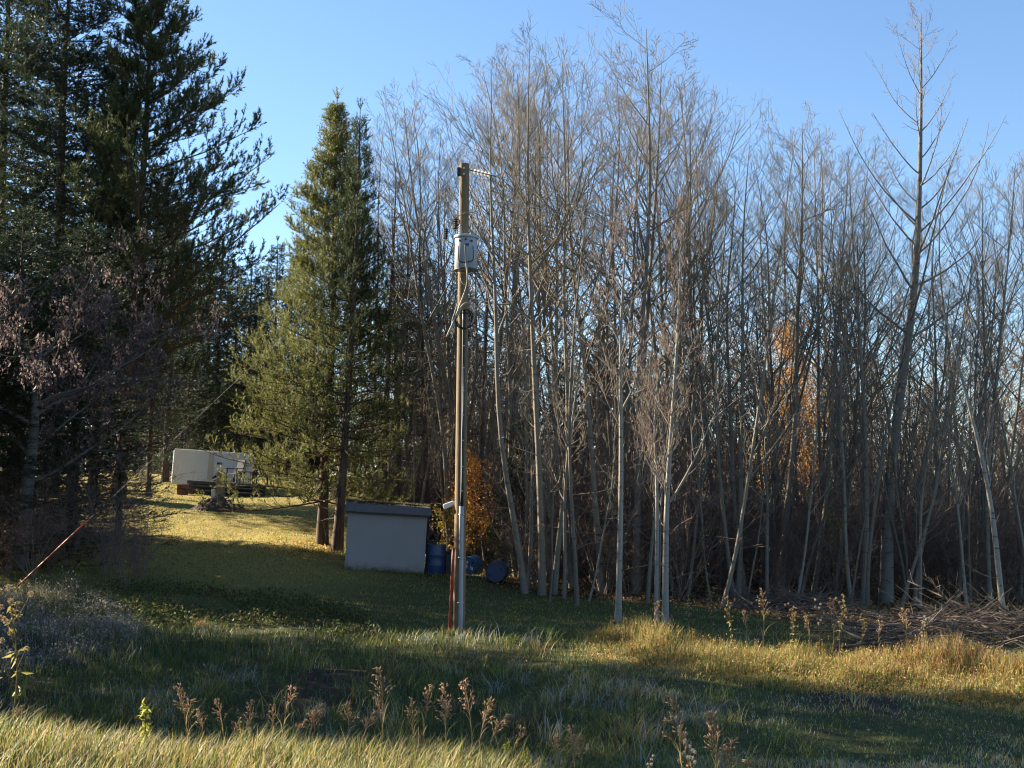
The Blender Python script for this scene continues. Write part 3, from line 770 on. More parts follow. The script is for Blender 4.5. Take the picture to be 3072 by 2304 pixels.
leafy('leafy_shrub', 75, 1.7, 477, 43.5, [(0.50, 0.36, 0.10), (0.42, 0.28, 0.10), (0.50, 0.30, 0.08)], 'tan-leaved bush right behind the pole foot', 1800, 0.08, 0.55, 0.02, 0.1, cat='shrub')
leafy('leafy_shrub', 76, 2.6, 700, 45, [(0.5, 0.4, 0.1), (0.4, 0.36, 0.1)], 'yellowish bush behind the rightmost birch', 900, 0.08, 0.4, 0.02, 0.2, cat='shrub')
leafy('leafy_shrub', 77, 2.4, 835, 38, [(0.40, 0.36, 0.08), (0.45, 0.30, 0.07), (0.3, 0.28, 0.07)], 'bush with sparse yellow-green leaves left of the poplar foot', 420, 0.09, 0.45, 0.02, 0.2, cat='shrub')

# ------------------------------------------------------------------ shrubs of the undergrowth
def shrub(seed, Ht=2.6, ns=11, twig=(0.13, 0.095, 0.08), leafn=0, lcols=None):
    rr = np.random.default_rng(seed)
    a = rr.random(ns) * 6.28; el = 1.0 + 0.45 * rr.random(ns)
    d = np.stack([np.cos(a) * np.cos(el), np.sin(a) * np.cos(el), np.sin(el)], -1)
    Q = np.empty((ns, 8, 3)); Q[:, 0] = np.stack([np.cos(a), np.sin(a), 0 * a], -1) * 0.15 * rr.random((ns, 1))
    Ls = Ht * (0.55 + 0.55 * rr.random(ns))
    for k in range(1, 8):
        d = nrm(d + rr.normal(size=d.shape) * 0.12 + UP * 0.02)
        Q[:, k] = Q[:, k - 1] + d * (Ls / 7)[:, None]
    R0 = (0.006 + 0.007 * rr.random((ns, 1))) * (1.1 - 0.75 * np.linspace(0, 1, 8))[None]
    Q1, S1 = grow(Q, R0, 6, 0.2, 1.0, lambda t, pl, r_: pl * 0.36 * (0.5 + 0.8 * r_.random(t.shape)), 0.7, 0.2, 5, rr, 0.18, rad=0.7, minr=0.003)
    Q2, S2 = grow(Q1, S1, 4, 0.2, 1.0, lambda t, pl, r_: pl * 0.45 * (0.4 + 0.8 * r_.random(t.shape)) + 0.05, 0.8, 0.1, 3, rr, 0.2, rad=0.8, minr=0.0028)
    A = Acc()
    for Qx, S in ((Q, R0), (Q1, S1), (Q2, S2)):
        V, Fq = tubes(Qx, S, 3); A.add(V, Fq, np.array(twig) * (0.8 + 0.4 * rr.random((len(V), 1))))
    B = None
    if leafn:
        B = Acc(); i = rr.integers(0, len(Q2), leafn)
        leaves(B, Q2[i, 2] + rr.normal(size=(leafn, 3)) * 0.03, 0.06, lcols, rr, droop=0.5)
    return A.data('shrub_stems', M_bark), (B.data('shrub_leaves', M_leaf) if B else None)
BRN = [(0.22, 0.11, 0.05), (0.30, 0.17, 0.07), (0.16, 0.08, 0.05)]
SHR = [shrub(81), shrub(82, 3.0, 13, (0.12, 0.09, 0.085)), shrub(83, 2.0, 14, (0.20, 0.15, 0.12)), shrub(84, 2.2, 11, (0.15, 0.09, 0.08), 160, BRN), shrub(85, 1.6, 12, (0.17, 0.12, 0.09), 260, BRN), shrub(86, 3.6, 12, (0.17, 0.13, 0.12))]
r = np.random.default_rng(8)
def put_shrub(loc, k, s, label, group, rz, tilt=(0, 0)):
    t = thing('shrub', label, 'shrub', loc, (tilt[0], tilt[1], rz), group, s)
    obj('stems', SHR[k][0], t)
    if SHR[k][1] is not None: obj('leaves', SHR[k][1], t)
for i in range(230):
    px = 372 + (1090 - 372) * ((i * 0.618034 + 0.11) % 1.0)
    Y = 36.5 + 20 * r.random() ** 1.2 if px > 520 else 46 + 12 * r.random()
    put_shrub(gpos(px, Y), int(r.integers(0, 6)), 0.8 + 0.9 * r.random(), 'tangled brown shrub in the wood, ' + zone(px), 'shrubs under the wood', r.random() * 6.28, (r.normal() * 0.1, r.normal() * 0.1))
for i in range(34):
    px = -60 + 205 * r.random(); Y = 31.5 + 7 * r.random()
    put_shrub(gpos(px, Y), int(r.integers(0, 6)), 0.5 + 0.5 * r.random(), 'dark brown shrub under the trees at the left edge', 'shrubs under the left trees', r.random() * 6.28)

# far wood closing the view, one mass
def far_wood():
    rr = np.random.default_rng(91)
    A = Acc(); n = 380
    x = rr.uniform(-7, 62, n); y = 57 + 60 * rr.random(n) ** 1.6
    x = x * y / 95
    x[:110] = rr.uniform(-60, -5, 110); y[:110] = rr.uniform(98, 135, 110)
    h = rr.uniform(8, 13, n)
    P0 = np.stack([np.stack([x + rr.normal(size=n) * 0.3 * k, y, terrain(x, y) + h * k / 5], -1) for k in range(6)], 1)
    R0 = 0.13 * (1.05 - np.linspace(0, 1, 6))[None] * (0.6 + 0.6 * rr.random((n, 1)))
    Q1, S1 = grow(P0, R0, 15, 0.06, 0.98, lambda t, pl, r_: pl * 0.30 * (1.1 - 0.7 * t) * (0.6 + 0.6 * r_.random(t.shape)), 0.8, 0.6, 5, rr, 0.12, minr=0.012)
    Q2, S2 = grow(Q1, S1, 5, 0.2, 1.0, lambda t, pl, r_: pl * 0.55 * (0.5 + 0.7 * r_.random(t.shape)), 0.8, 0.4, 3, rr, 0.15, minr=0.011)
    for Q, S, k in ((P0, R0, 5), (Q1, S1, 3), (Q2, S2, 3)):
        V, Fq = tubes(Q, S, k); A.add(V, Fq, np.array([0.15, 0.108, 0.082]))
    o = A.build('far_woods', M_bark)
    tag(o, 'far brown leafless woods closing the view behind the stand', 'woods', None, 'stuff')
far_wood()

# ------------------------------------------------------------------ hard materials
M_pole = mat_plain('pole_wood', (0.21, 0.15, 0.085), (0.13, 0.09, 0.052), 0.85, 9.0, 0.7, (7, 7, 0.22))
M_tank = mat_plain('transformer_paint', (0.30, 0.325, 0.37), (0.26, 0.285, 0.33), 0.45, 2.0, 0.02)
M_steel = mat_plain('galvanised', (0.42, 0.43, 0.45), (0.34, 0.35, 0.37), 0.45, 8.0, 0.03, metal=0.6)
M_pvc = mat_plain('grey_conduit', (0.27, 0.29, 0.33), (0.24, 0.26, 0.30), 0.35, 3.0, 0.02, spec=0.6)
M_black = mat_plain('black_plastic', (0.012, 0.012, 0.013), (0.02, 0.02, 0.02), 0.5, 5.0, 0.02)
M_cable = mat_plain('weathered_cable', (0.34, 0.31, 0.27), (0.24, 0.22, 0.2), 0.6, 9.0, 0.05)
M_porc = mat_plain('porcelain', (0.55, 0.55, 0.55), (0.5, 0.5, 0.5), 0.25, 2.0, 0.0)
M_insul = mat_plain('grey_insulator', (0.22, 0.22, 0.23), (0.2, 0.2, 0.2), 0.4, 2.0, 0.0)
M_brown = mat_plain('brown_porcelain', (0.05, 0.035, 0.03), (0.04, 0.03, 0.03), 0.3, 2.0, 0.0)
M_red = mat_plain('red_paint', (0.30, 0.035, 0.02), (0.22, 0.03, 0.02), 0.55, 5.0, 0.05)
M_orange = mat_plain('orange_red_plastic', (0.42, 0.075, 0.03), (0.36, 0.06, 0.03), 0.5, 3.0, 0.02)
M_white = mat_plain('white_paint', (0.72, 0.72, 0.70), (0.62, 0.62, 0.60), 0.5, 2.0, 0.03)
M_trailer = mat_plain('trailer_skin', (0.62, 0.67, 0.74), (0.56, 0.61, 0.68), 0.45, 1.5, 0.02)
M_shedw = mat_plain('shed_siding', (0.27, 0.262, 0.262), (0.245, 0.24, 0.245), 0.7, 1.2, 0.05)
_n = M_shedw.node_tree.nodes; _l = M_shedw.node_tree.links
_tc = _n.new('ShaderNodeTexCoord'); _sx = _n.new('ShaderNodeSeparateXYZ'); _l.new(_tc.outputs['Object'], _sx.inputs[0])
_nz = _n.new('ShaderNodeTexNoise'); _nz.inputs['Scale'].default_value = 5.0; _nz.inputs['Detail'].default_value = 6.0; _l.new(_tc.outputs['Object'], _nz.inputs['Vector'])
_m1 = _n.new('ShaderNodeMath'); _m1.operation = 'MULTIPLY_ADD'; _l.new(_nz.outputs['Fac'], _m1.inputs[0]); _m1.inputs[1].default_value = 0.75; _m1.inputs[2].default_value = -0.10
_m2 = _n.new('ShaderNodeMath'); _m2.operation = 'SUBTRACT'; _l.new(_m1.outputs[0], _m2.inputs[0]); _l.new(_sx.outputs['Z'], _m2.inputs[1])
_m3 = _n.new('ShaderNodeMath'); _m3.operation = 'MULTIPLY'; _m3.use_clamp = True; _l.new(_m2.outputs[0], _m3.inputs[0]); _m3.inputs[1].default_value = 1.9
_mx = _n.new('ShaderNodeMix'); _mx.data_type = 'RGBA'; _l.new(_m3.outputs[0], _mx.inputs['Factor'])
_b = _n['Principled BSDF']; _src = _b.inputs['Base Color'].links[0].from_socket
_l.new(_src, _mx.inputs['A']); _mx.inputs['B'].default_value = (0.13, 0.11, 0.085, 1); _l.new(_mx.outputs['Result'], _b.inputs['Base Color'])
M_shingle = mat_plain('shed_roofing', (0.12, 0.12, 0.13), (0.09, 0.09, 0.10), 0.85, 10.0, 0.3)
M_trimd = mat_plain('dark_trim', (0.06, 0.06, 0.07), (0.045, 0.045, 0.05), 0.6, 5.0, 0.05)
M_moss = mat_plain('moss', (0.10, 0.12, 0.03), (0.16, 0.14, 0.05), 0.95, 14.0, 0.8)
M_blue = mat_plain('blue_plastic', (0.018, 0.045, 0.11), (0.015, 0.036, 0.09), 0.4, 2.0, 0.02, spec=0.5)
M_blue2 = mat_plain('faded_blue_plastic', (0.045, 0.12, 0.21), (0.035, 0.09, 0.17), 0.45, 2.5, 0.02)
M_blue3 = mat_plain('dark_blue_plastic', (0.03, 0.055, 0.12), (0.025, 0.045, 0.10), 0.45, 2.5, 0.02)
M_dirt = mat_plain('dug_soil', (0.055, 0.036, 0.028), (0.10, 0.070, 0.052), 0.95, 3.5, 1.0)
M_wood = mat_plain('grey_wood', (0.30, 0.25, 0.17), (0.22, 0.18, 0.12), 0.85, 4.0, 0.3, (5, 5, 0.5))
M_deck = mat_plain('dark_deck', (0.10, 0.09, 0.085), (0.07, 0.065, 0.06), 0.75, 4.0, 0.2)
M_crate = mat_plain('red_brown_wood', (0.20, 0.08, 0.05), (0.15, 0.06, 0.04), 0.8, 5.0, 0.2)
M_chair = mat_plain('grey_resin', (0.03, 0.038, 0.044), (0.025, 0.032, 0.038), 0.85, 4.0, 0.05)
M_tan = mat_plain('tan_trim', (0.48, 0.45, 0.40), (0.44, 0.41, 0.36), 0.6, 3.0, 0.03)
M_stick = mat_plain('dead_wood', (0.18, 0.14, 0.105), (0.08, 0.06, 0.05), 0.9, 4.0, 0.3)

# ------------------------------------------------------------------ utility pole
PY = 26.8
pb = ground(459, 634); PY = float(pb[1])
ptop = at(464.5, 164, PY)
axis = ptop - pb; PL = float(np.linalg.norm(axis)); axis_n = axis / PL
def pp(py, dx=0.0, dy=0.0):
    """point beside the pole axis at picture height py"""
    t = (634 - py) / (634 - 164)
    return pb + axis * t + np.array([dx, dy, 0])
pole = thing('utility_pole', 'round wooden utility pole in the grass, lit along its left edge', 'utility pole', pb)
def rel(o_pts): return np.asarray(o_pts) - pb
u = np.linspace(-0.03, 1, 14); Rp = 0.122 - 0.022 * u
V, Fs = tubes((axis[None] * u[:, None])[None], Rp[None], 24, cap=True)
A = Acc(); A.add(V, Fs); o = A.build('shaft', M_pole, pole)
o.data.set_sharp_from_angle(angle=RD(50))
# conduit on the camera side
cy = -0.145
def front(py, dx=0.0, dy=cy): return rel(pp(py, dx, dy))
A = Acc(); A.add(*wire([front(640, 0.035), front(560, 0.03), front(509, 0.025)], 0.048, 8, 14)); A.build('conduit', M_pvc, pole)
for py in (517, 559, 603):
    A = Acc(); c = front(py, 0.028)
    th_ = np.linspace(0, 2 * np.pi, 19)
    ring = np.stack([c[0] + 0.062 * np.cos(th_), c[1] + 0.062 * np.sin(th_), np.full(19, c[2])], -1)[None]
    A.add(*tubes(ring, np.full((1, 19), 0.008), 6)); A.build('strap', M_steel, pole)
A = Acc(); A.add(*wire([front(509, 0.03), front(430, 0.032), front(350, 0.033), front(314, 0.03)], 0.034, 10, 10)); A.build('cable_duct', M_black, pole)
A = Acc(); A.add(*wire([front(505, 0.01, -0.165), front(470, 0.02, -0.172), front(440, 0.014, -0.17), front(410, 0.03, -0.175), front(380, 0.03, -0.172), front(340, 0.04, -0.168)], 0.008, 22, 6)); A.build('ground_wire', M_white, pole)
for py in (350, 372, 395, 419, 444, 470, 494):
    box('staple', (0.05, 0.014, 0.014), front(py, 0.03, -0.176), M_white, pole, bevel=0.003)
# bracket, bolts near the top
box('bracket', (0.07, 0.12, 0.16), rel(pp(172, -0.115, 0.0)), M_black, pole)
for py in (170, 176): lathe('bolt', [(0, 0.16), (0.02, 0.16), (0.02, -0.16), (0, -0.16)], M_steel, pole, 8, rel(pp(py, 0.0, -0.01)), 'Y')
# lamp arm on the far-left side of the pole
lampc = rel(pp(508, -0.235, 0.12))
bm = bmbox((0.24, 0.16, 0.10), lampc, (0, RD(-22), 0), 0.025); bmobj('lamp_hood', bm, M_white, pole)
A = Acc(); A.add(*wire([lampc + [0.05, 0, 0.03], lampc + [0.12, -0.03, 0.05], lampc + [0.20, -0.06, -0.02]], 0.022, 8, 8)); A.build('lamp_arm', M_white, pole)

# red pipe leaning beside the pole
rb_ = pp(629, -0.19, -0.06); rt_ = pp(550, -0.125, -0.10)
rb_[2] = th(rb_[0], rb_[1]) - 0.05
pipe = thing('marker_pipe', 'red metal pipe standing close against the left side of the pole foot', 'pipe', rb_)
A = Acc(); A.add(*wire([np.zeros(3), (rt_ - rb_) * 0.5, rt_ - rb_], 0.030, 6, 12)); A.build('pipe_body', M_red, pipe)
lathe('pipe_collar', [(0.031, -0.03), (0.037, -0.03), (0.037, 0.03), (0.031, 0.03)], M_orange, pipe, 14, (rt_ - rb_) * 0.66)

# transformer
tc = pp(276, 0.0, -0.36); tc[0] = at(465.3, 276, PY - 0.36)[0]
TH = 0.66
tr = thing('transformer', 'light grey can transformer bolted to the front of the pole', 'transformer', tc)
lathe('tank', [(0, 0), (0.21, 0), (0.222, 0.015), (0.222, TH - 0.03), (0.215, TH)], M_tank, tr, 36)
lathe('lid', [(0.215, TH - 0.01), (0.245, TH - 0.01), (0.25, TH + 0.01), (0.245, TH + 0.035), (0.15, TH + 0.06), (0, TH + 0.07)], M_tank, tr, 36)
lathe('base_rim', [(0.224, 0.0), (0.229, 0.004), (0.229, 0.03), (0.224, 0.034)], M_trimd, tr, 36)
for s in (-1, 1): box('mounting_lug', (0.05, 0.14, 0.10), (0.10 * s, 0.24, TH * 0.75), M_tank, tr)
for s in (-0.12, 0.0, 0.12):
    lathe('terminal', [(0, 0.05), (0.016, 0.05), (0.02, 0.0), (0.02, -0.03)], M_black, tr, 10, (s, -math.sqrt(0.222 ** 2 - s * s) - 0.02, TH - 0.09 + (0.03 if s == 0 else 0)), 'Y')
box('name_plate', (0.07, 0.006, 0.05), (0.03, -0.2235, TH - 0.17), M_trimd, tr, bevel=0.001)
bs = []
for i in range(5): bs += [(0.022, i * 0.045), (0.045, i * 0.045 + 0.012), (0.022, i * 0.045 + 0.03)]
lathe('bushing', [(0, 0)] + bs + [(0.012, 0.24), (0, 0.26)], M_porc, tr, 14, (-0.13, 0.02, TH + 0.04))
def tf(px, py, dy=-0.25): return at(px, py, float(tc[1]) + dy) - tc
for pts in ([tf(458.5, 246, -.24), tf(458.3, 253), tf(458.8, 260), tf(462, 262, -.27), tf(466, 262.5, -.27)], [tf(473, 246, -.22), tf(473.3, 254), tf(472.8, 260), tf(469, 261.5, -.27), tf(466, 262.5, -.27)], [tf(465.2, 245, -.25), tf(465.4, 254, -.265), tf(466, 262.5, -.27)]):
    A = Acc(); A.add(*wire(pts, 0.011, 16, 6)); A.build('lead', M_black, tr)
cab = [tf(466, 262, -.27), tf(467, 270, -.27), tf(467.6, 280, -.25), tf(465.5, 290, 0.0), tf(461, 302, 0.1), tf(457, 313, 0.14), tf(452, 325, 0.14), tf(446.5, 337, 0.12)]
A = Acc(); A.add(*wire(cab, 0.017, 30, 8)); A.build('service_cable', M_cable, tr)
A = Acc(); A.add(*wire([tf(457.5, 303, .1), tf(455, 312, .13), tf(452, 322, .16), tf(453, 331, .18)], 0.014, 14, 6)); A.build('service_cable', M_cable, tr)
A = Acc(); A.add(*wire([tf(460.5, 278, 0.05), tf(461.5, 282, 0.02), tf(464, 284.5, 0), tf(465.5, 284, .05)], 0.008, 12, 6)); A.build('bonding_wire', M_cable, tr)
# cutout fuse and arrester, on a short bracket left of the pole
cp = pp(232, -0.16, -0.12)
cut = thing('fuse_cutout', 'dark fuse holder on the left of the pole just above the transformer', 'fuse', cp)
pr_ = []
for i in range(5): pr_ += [(0.03, i * 0.045), (0.055, i * 0.045 + 0.015), (0.03, i * 0.045 + 0.035)]
lathe('insulator', [(0, 0)] + pr_ + [(0, 0.24)], M_brown, cut, 14)
A = Acc(); A.add(*wire([(0.03, -0.03, 0.2), (0.075, -0.04, 0.16), (0.075, -0.03, 0.04), (0.03, -0.02, 0.0)], 0.014, 12, 6)); A.build('fuse_tube', M_red, cut)
A = Acc(); A.add(*wire([(0.0, 0, 0.1), (0.08, 0.08, 0.1), (0.14, 0.12, 0.1)], 0.015, 6, 6)); A.build('bracket', M_black, cut)
ap = at(446, 239.5, PY - 0.15)
arr = thing('lightning_arrester', 'black ribbed arrester hanging at the end of a curved wire left of the pole', 'arrester', ap)
pr_ = []
for i in range(6): pr_ += [(0.025, i * 0.038), (0.05, i * 0.038 + 0.012), (0.025, i * 0.038 + 0.03)]
lathe('insulator', [(0, 0)] + pr_ + [(0, 0.24)], M_black, arr, 14)
lathe('end_cap', [(0, -0.03), (0.02, -0.03), (0.03, 0.0), (0, 0.002)], M_steel, arr, 10)
A = Acc(); A.add(*wire([np.array([0, 0, .23]), at(445.5, 224, PY - .15) - ap, at(448.5, 219.5, PY - .15) - ap, at(453, 220.5, PY - .13) - ap, at(456, 222, PY - .12) - ap], 0.010, 20, 6)); A.build('jumper_wire', M_cable, arr)
A = Acc(); A.add(*wire([np.array([0, 0, 0.02]), at(449, 242, PY - .15) - ap, at(454, 244, PY - .2) - ap], 0.012, 10, 6)); A.build('bracket', M_steel, arr)
# strain insulator and conductor going away to the right
i0 = pp(170, 0.10, 0.0); i1 = at(496, 176.5, PY + 0.6)
ins = thing('strain_insulator', 'string of small insulator discs at the right of the pole top', 'insulator', i0)
dv = i1 - i0; dl = float(np.linalg.norm(dv))
A = Acc(); A.add(*wire([np.zeros(3), dv * 0.5, dv], 0.012, 6, 6)); A.build('rod', M_brown, ins)
qd = Vector(dv).to_track_quat('Z', 'Y').to_euler()
for k in range(5):
    o = lathe('disc', [(0.012, -0.008), (0.052, -0.004), (0.054, 0.002), (0.04, 0.008), (0.012, 0.012)], M_insul, ins, 16, dv * (0.22 + 0.13 * k)); o.rotation_euler = qd
far = at(1060, 345, 92.0)
con_ = thing('power_line', 'thin overhead wire running from the pole top off to the right', 'wire', i1)
mid = (far - i1) * 0.5 - np.array([0, 0, 0.8])
A = Acc(); A.add(*wire([np.zeros(3), mid, far - i1], 0.008, 30, 5)); A.build('conductor', M_cable, con_)
tw = thing('tap_wire', 'thin curved wire from the fuse rising right across the pole', 'wire', cp)
jn = i1 + (mid * 2 * 0.08) + np.array([0, 0, -0.12])
A = Acc(); A.add(*wire([np.array([0.0, 0, 0.24]), pp(216, 0.02, -0.14) - cp, at(478, 211, PY - 0.05) - cp, at(496, 201.5, PY + 0.5) - cp, jn - cp], 0.009, 26, 5)); A.build('strand', M_cable, tw)
# coil of spare cable strapped to the pole
ck = rel(pp(322, 0, 0)) + pb
coil = thing('cable_coil', 'loops of spare dark cable hanging on the pole below the transformer', 'cable', ck)
rr = np.random.default_rng(3)
for k, (rx, rz_, ox, oz, m) in enumerate(((0.17, 0.19, 0.06, -0.02, M_black), (0.19, 0.16, 0.04, -0.06, M_black), (0.16, 0.20, 0.03, -0.03, M_black), (0.15, 0.24, 0.09, 0.06, M_cable))):
    t = np.linspace(0.2 if k == 3 else 0, (4.6 if k == 3 else 6.4), 36) + (-1.2 if k == 3 else 0)
    P = np.stack([ox + rx * np.cos(t), -0.17 - 0.012 * k + 0.02 * np.sin(3 * t + k), oz + rz_ * np.sin(t)], -1)[None]
    A = Acc(); A.add(*tubes(P, np.full((1, 36), 0.013 if k < 3 else 0.017), 7, cap=True)); A.build('loop', m, coil)
# guy wire with its red guard
ga = ground(16, 588)
gt = pp(173, -0.13, 0.0)
guy = thing('guy_wire', 'guy wire slanting from the pole top down left to an orange-red sleeve', 'guy wire', ga)
gv = gt - ga
A = Acc(); A.add(*wire([np.zeros(3), gv * 0.5, gv], 0.0038, 4, 6)); A.build('strand', M_trimd, guy)
A = Acc(); A.add(*wire([gv * -0.005, gv * 0.09, gv * 0.172], 0.018, 6, 10)); A.build('guard_sleeve', M_orange, guy)

# ------------------------------------------------------------------ shed
sb = ground(384, 571)
sY = float(sb[1]); sc_ = F / sY
shw, shd, shh = 78.5 / sc_, 2.0, 57.5 / sc_
shed = thing('shed', 'small plain grey-walled garden shed with a dark flat roof edge', 'shed', (sb[0], sY, sb[2] - 0.03), (0, RD(2.3), RD(6)))
bm = bmbox((shw, shd, shh), (0, shd / 2, shh / 2), (0, 0, 0), 0.01)
bmobj('wall', bm, M_shedw, shed)
for sx in (-1, 1):
    box('corner_board', (0.05, 0.05, shh - 0.01), (sx * (shw / 2 - 0.02), 0.012, shh / 2), M_shedw, shed, bevel=0.006)
box('bottom_board', (shw - 0.1, 0.03, 0.09), (0, -0.002, 0.06), M_shedw, shed, bevel=0.006)
# low roof: slopes back a little, deep front edge
rw = shw + 0.16
roof = box('roof', (rw, shd + 0.3, 0.07), (0, shd / 2, shh + 0.235), M_shingle, shed, (RD(1.5), 0, 0), 0.01)
box('fascia', (rw + 0.006, 0.05, 0.21), (0, -0.16, shh + 0.115), M_shingle, shed, (RD(-8), 0, 0), 0.01)
box('eave_trim', (rw, 0.06, 0.07), (0, -0.11, shh + 0.005), M_trimd, shed, bevel=0.01)
for sx in (-1, 1): box('fascia', (0.04, shd + 0.2, 0.18), (sx * rw / 2, shd / 2, shh + 0.10), M_shingle, shed, bevel=0.008)
A = Acc(); rr = np.random.default_rng(33)
n = 2600; x = rr.uniform(-rw / 2, rw / 2, n); y = -0.14 + 1.6 * rr.random(n) ** 2
keep = vnoise(x * 3 + 9, y * 3, 1.0, 12) > 0.36
x, y = x[keep], y[keep]; n = len(x)
leaves(A, np.stack([x, y, shh + 0.275 + 0.026 * y], -1), 0.05, [(0.07, 0.075, 0.03), (0.10, 0.09, 0.045), (0.14, 0.10, 0.05)], rr, droop=-1.2)
o = A.build('roof_moss', M_leaf, shed); tag(o, 'moss and fallen leaves on the roof', kind='stuff')

# drums beside the shed
def drum(name, label, loc, m, h=0.88, rad=0.29, rot=(0, 0, 0), lid=None, group=None):
    t = thing(name, label, 'barrel', loc, rot, group)
    lathe('body', [(0, 0), (rad * 0.93, 0), (rad * 0.98, 0.03), (rad * 0.97, h * 0.3), (rad, h * 0.33), (rad, h * 0.36), (rad * 0.97, h * 0.39), (rad * 0.97, h * 0.63), (rad, h * 0.66), (rad, h * 0.69), (rad * 0.97, h * 0.72), (rad * 0.97, h - 0.04), (rad * 0.93, h)], m, t, 30)
    lathe('end', [(rad * 0.93, h - 0.001), (rad * 0.90, h + 0.004), (rad * 0.88, h - 0.02), (0, h - 0.02)], lid or m, t, 30)
    for a in (0.6, 3.6):
        lathe('bung', [(0.035, 0), (0.035, 0.02), (0, 0.022)], M_black, t, 10, (rad * 0.6 * math.cos(a), rad * 0.6 * math.sin(a), h - 0.02))
    return t
d1 = gpos(434.5, sY + 0.35)
drum('barrel', 'upright dark blue barrel against the right side of the shed', d1, M_blue, rot=(0, RD(2), 0.4))
rg = thing('rubber_ring', 'black rubber ring standing upright on the blue barrel lid', 'ring', (d1[0] - 0.11, d1[1] - 0.02, d1[2] + 0.862), (0, RD(3), RD(10)))
th_ = np.linspace(0, 2 * np.pi, 33)
A = Acc(); A.add(*tubes(np.stack([0.125 * np.cos(th_), 0 * th_, 0.19 + 0.125 * np.sin(th_)], -1)[None], np.full((1, 33), 0.062), 10)); A.build('ring_body', M_black, rg)
box('ring_foot', (0.30, 0.16, 0.05), (0.0, 0, 0.035), M_black, rg, bevel=0.015)
d2 = gpos(450.5, sY + 0.6)
bn = thing('waste_bin', 'narrow black bin between the blue barrel and the pole', 'bin', d2, (0, 0, 0.2))
bmb = bmbox((0.42, 0.42, 0.66), (0, 0, 0.33), (0, 0, 0), 0.03)
for v in bmb.verts:
    s = 0.84 + 0.16 * v.co.z / 0.66; v.co.x *= s; v.co.y *= s
bmobj('body', bmb, M_black, bn)
box('lid', (0.46, 0.46, 0.05), (0, 0, 0.685), M_black, bn, (0, RD(3), 0), 0.02)
lathe('knob', [(0.0, 0.06), (0.05, 0.05), (0.06, 0.02), (0.04, 0)], M_black, bn, 12, (0, 0, 0.71))
# two drums lying with their round ends to the camera
d3 = ground(476, 573.5)
drum('barrel', 'faded blue drum lying on its side with leaf-like pale patches on its end', (d3[0], d3[1] - 0.35, d3[2] + 0.27), M_blue2, rot=(RD(90), 0, RD(-14)))
pt = thing('label_scraps', 'pale torn label scraps on the faded blue drum end', 'label', (d3[0], d3[1] - 0.35, d3[2] + 0.27), (RD(90), 0, RD(-14)))
A = Acc(); rr = np.random.default_rng(44)
for cx, cy_ in ((-0.09, 0.06), (-0.05, -0.01), (0.08, -0.03), (0.13, -0.08), (-0.03, 0.12)):
    k = 9; a = np.linspace(0, 6.283, k, endpoint=False)
    rad = (0.02 + 0.035 * rr.random(k)); P = np.stack([cx + rad * np.cos(a) * 0.7, cy_ + rad * np.sin(a) * 1.3, np.full(k, 0.862 + 0.003)], -1)
    V = np.concatenate([[[cx, cy_, 0.866]], P]); Ft = np.array([(0, 1 + i, 1 + (i + 1) % k) for i in range(k)])
    A.add(V, Ft)
A.build('scrap', M_white, pt)
d4 = ground(499, 580)
drum('barrel', 'darker blue drum lying on its side, right of the faded one', (d4[0], d4[1] - 0.2, d4[2] + 0.27), M_blue3, h=0.88, rad=0.30, rot=(RD(90), 0, RD(-6)))

# ------------------------------------------------------------------ white trailer, deck and yard things
tY = 62.0
ts = F / tY
t0 = at(178, 481, tY); t1 = at(243, 486, tY)
tl = 3.35
gz = th(t1[0] - 2, tY)
trl = thing('camper_trailer', 'white camper trailer parked under the dark evergreens', 'trailer', (t1[0] - tl / 2, tY, gz + 0.02), (0, RD(2.6), RD(2)))
tb = 0.12; ttop = at(246, 452, tY)[2] - gz
hh = float(ttop - tb)
bmobj('body', bmbox((tl, 2.3, hh), (0, 1.15, tb + hh / 2), (0, 0, 0), 0.06, 3), M_trailer, trl)
sx = at(209.5, 470, tY)[0] - (t1[0] - tl / 2)
box('corner_trim', (0.24, 0.03, hh - 0.06), (sx, -0.012, tb + hh / 2), M_tan, trl, bevel=0.006)
box('roof_rail', (tl - 0.1, 0.05, 0.06), (0, -0.004, tb + hh - 0.05), M_white, trl, bevel=0.01)
box('belt_moulding', (tl * 0.36, 0.02, 0.03), (tl * 0.3, -0.008, tb + hh * 0.52), M_white, trl, bevel=0.004)
box('vent', (0.22, 0.03, 0.10), (sx + 0.4, -0.012, tb + hh * 0.66), M_chair, trl, bevel=0.008)
lathe('marker_lamp', [(0, -0.03), (0.06, -0.03), (0.07, 0.0)], M_trimd, trl, 12, (tl / 2 - 0.16, 0.0, tb + hh - 0.26), 'Y')
fx = at(219, 470, tY)[0] - (t1[0] - tl / 2)
a = np.linspace(0, math.pi, 17)
P = np.stack([fx + 0.42 * np.cos(a), np.full(17, -0.05), tb + 0.02 + 0.36 * np.sin(a)], -1)[None]
A = Acc(); A.add(*tubes(P, np.full((1, 17), 0.05), 8)); A.build('fender', M_white, trl)
w = lathe('wheel', [(0, -0.10), (0.16, -0.10), (0.2, -0.12), (0.33, -0.10), (0.35, -0.04), (0.35, 0.10), (0, 0.10)], M_black, trl, 26, (fx, 0.08, 0.36), 'Y')
lathe('rim', [(0, -0.03), (0.12, -0.02), (0.17, 0.0)], M_steel, w, 20, (0, -0.105, 0), 'Y')
box('side_pod', (0.30, 0.5, 0.22), (tl / 2 + 0.14, 0.5, tb + hh * 0.72), M_white, trl, bevel=0.04)

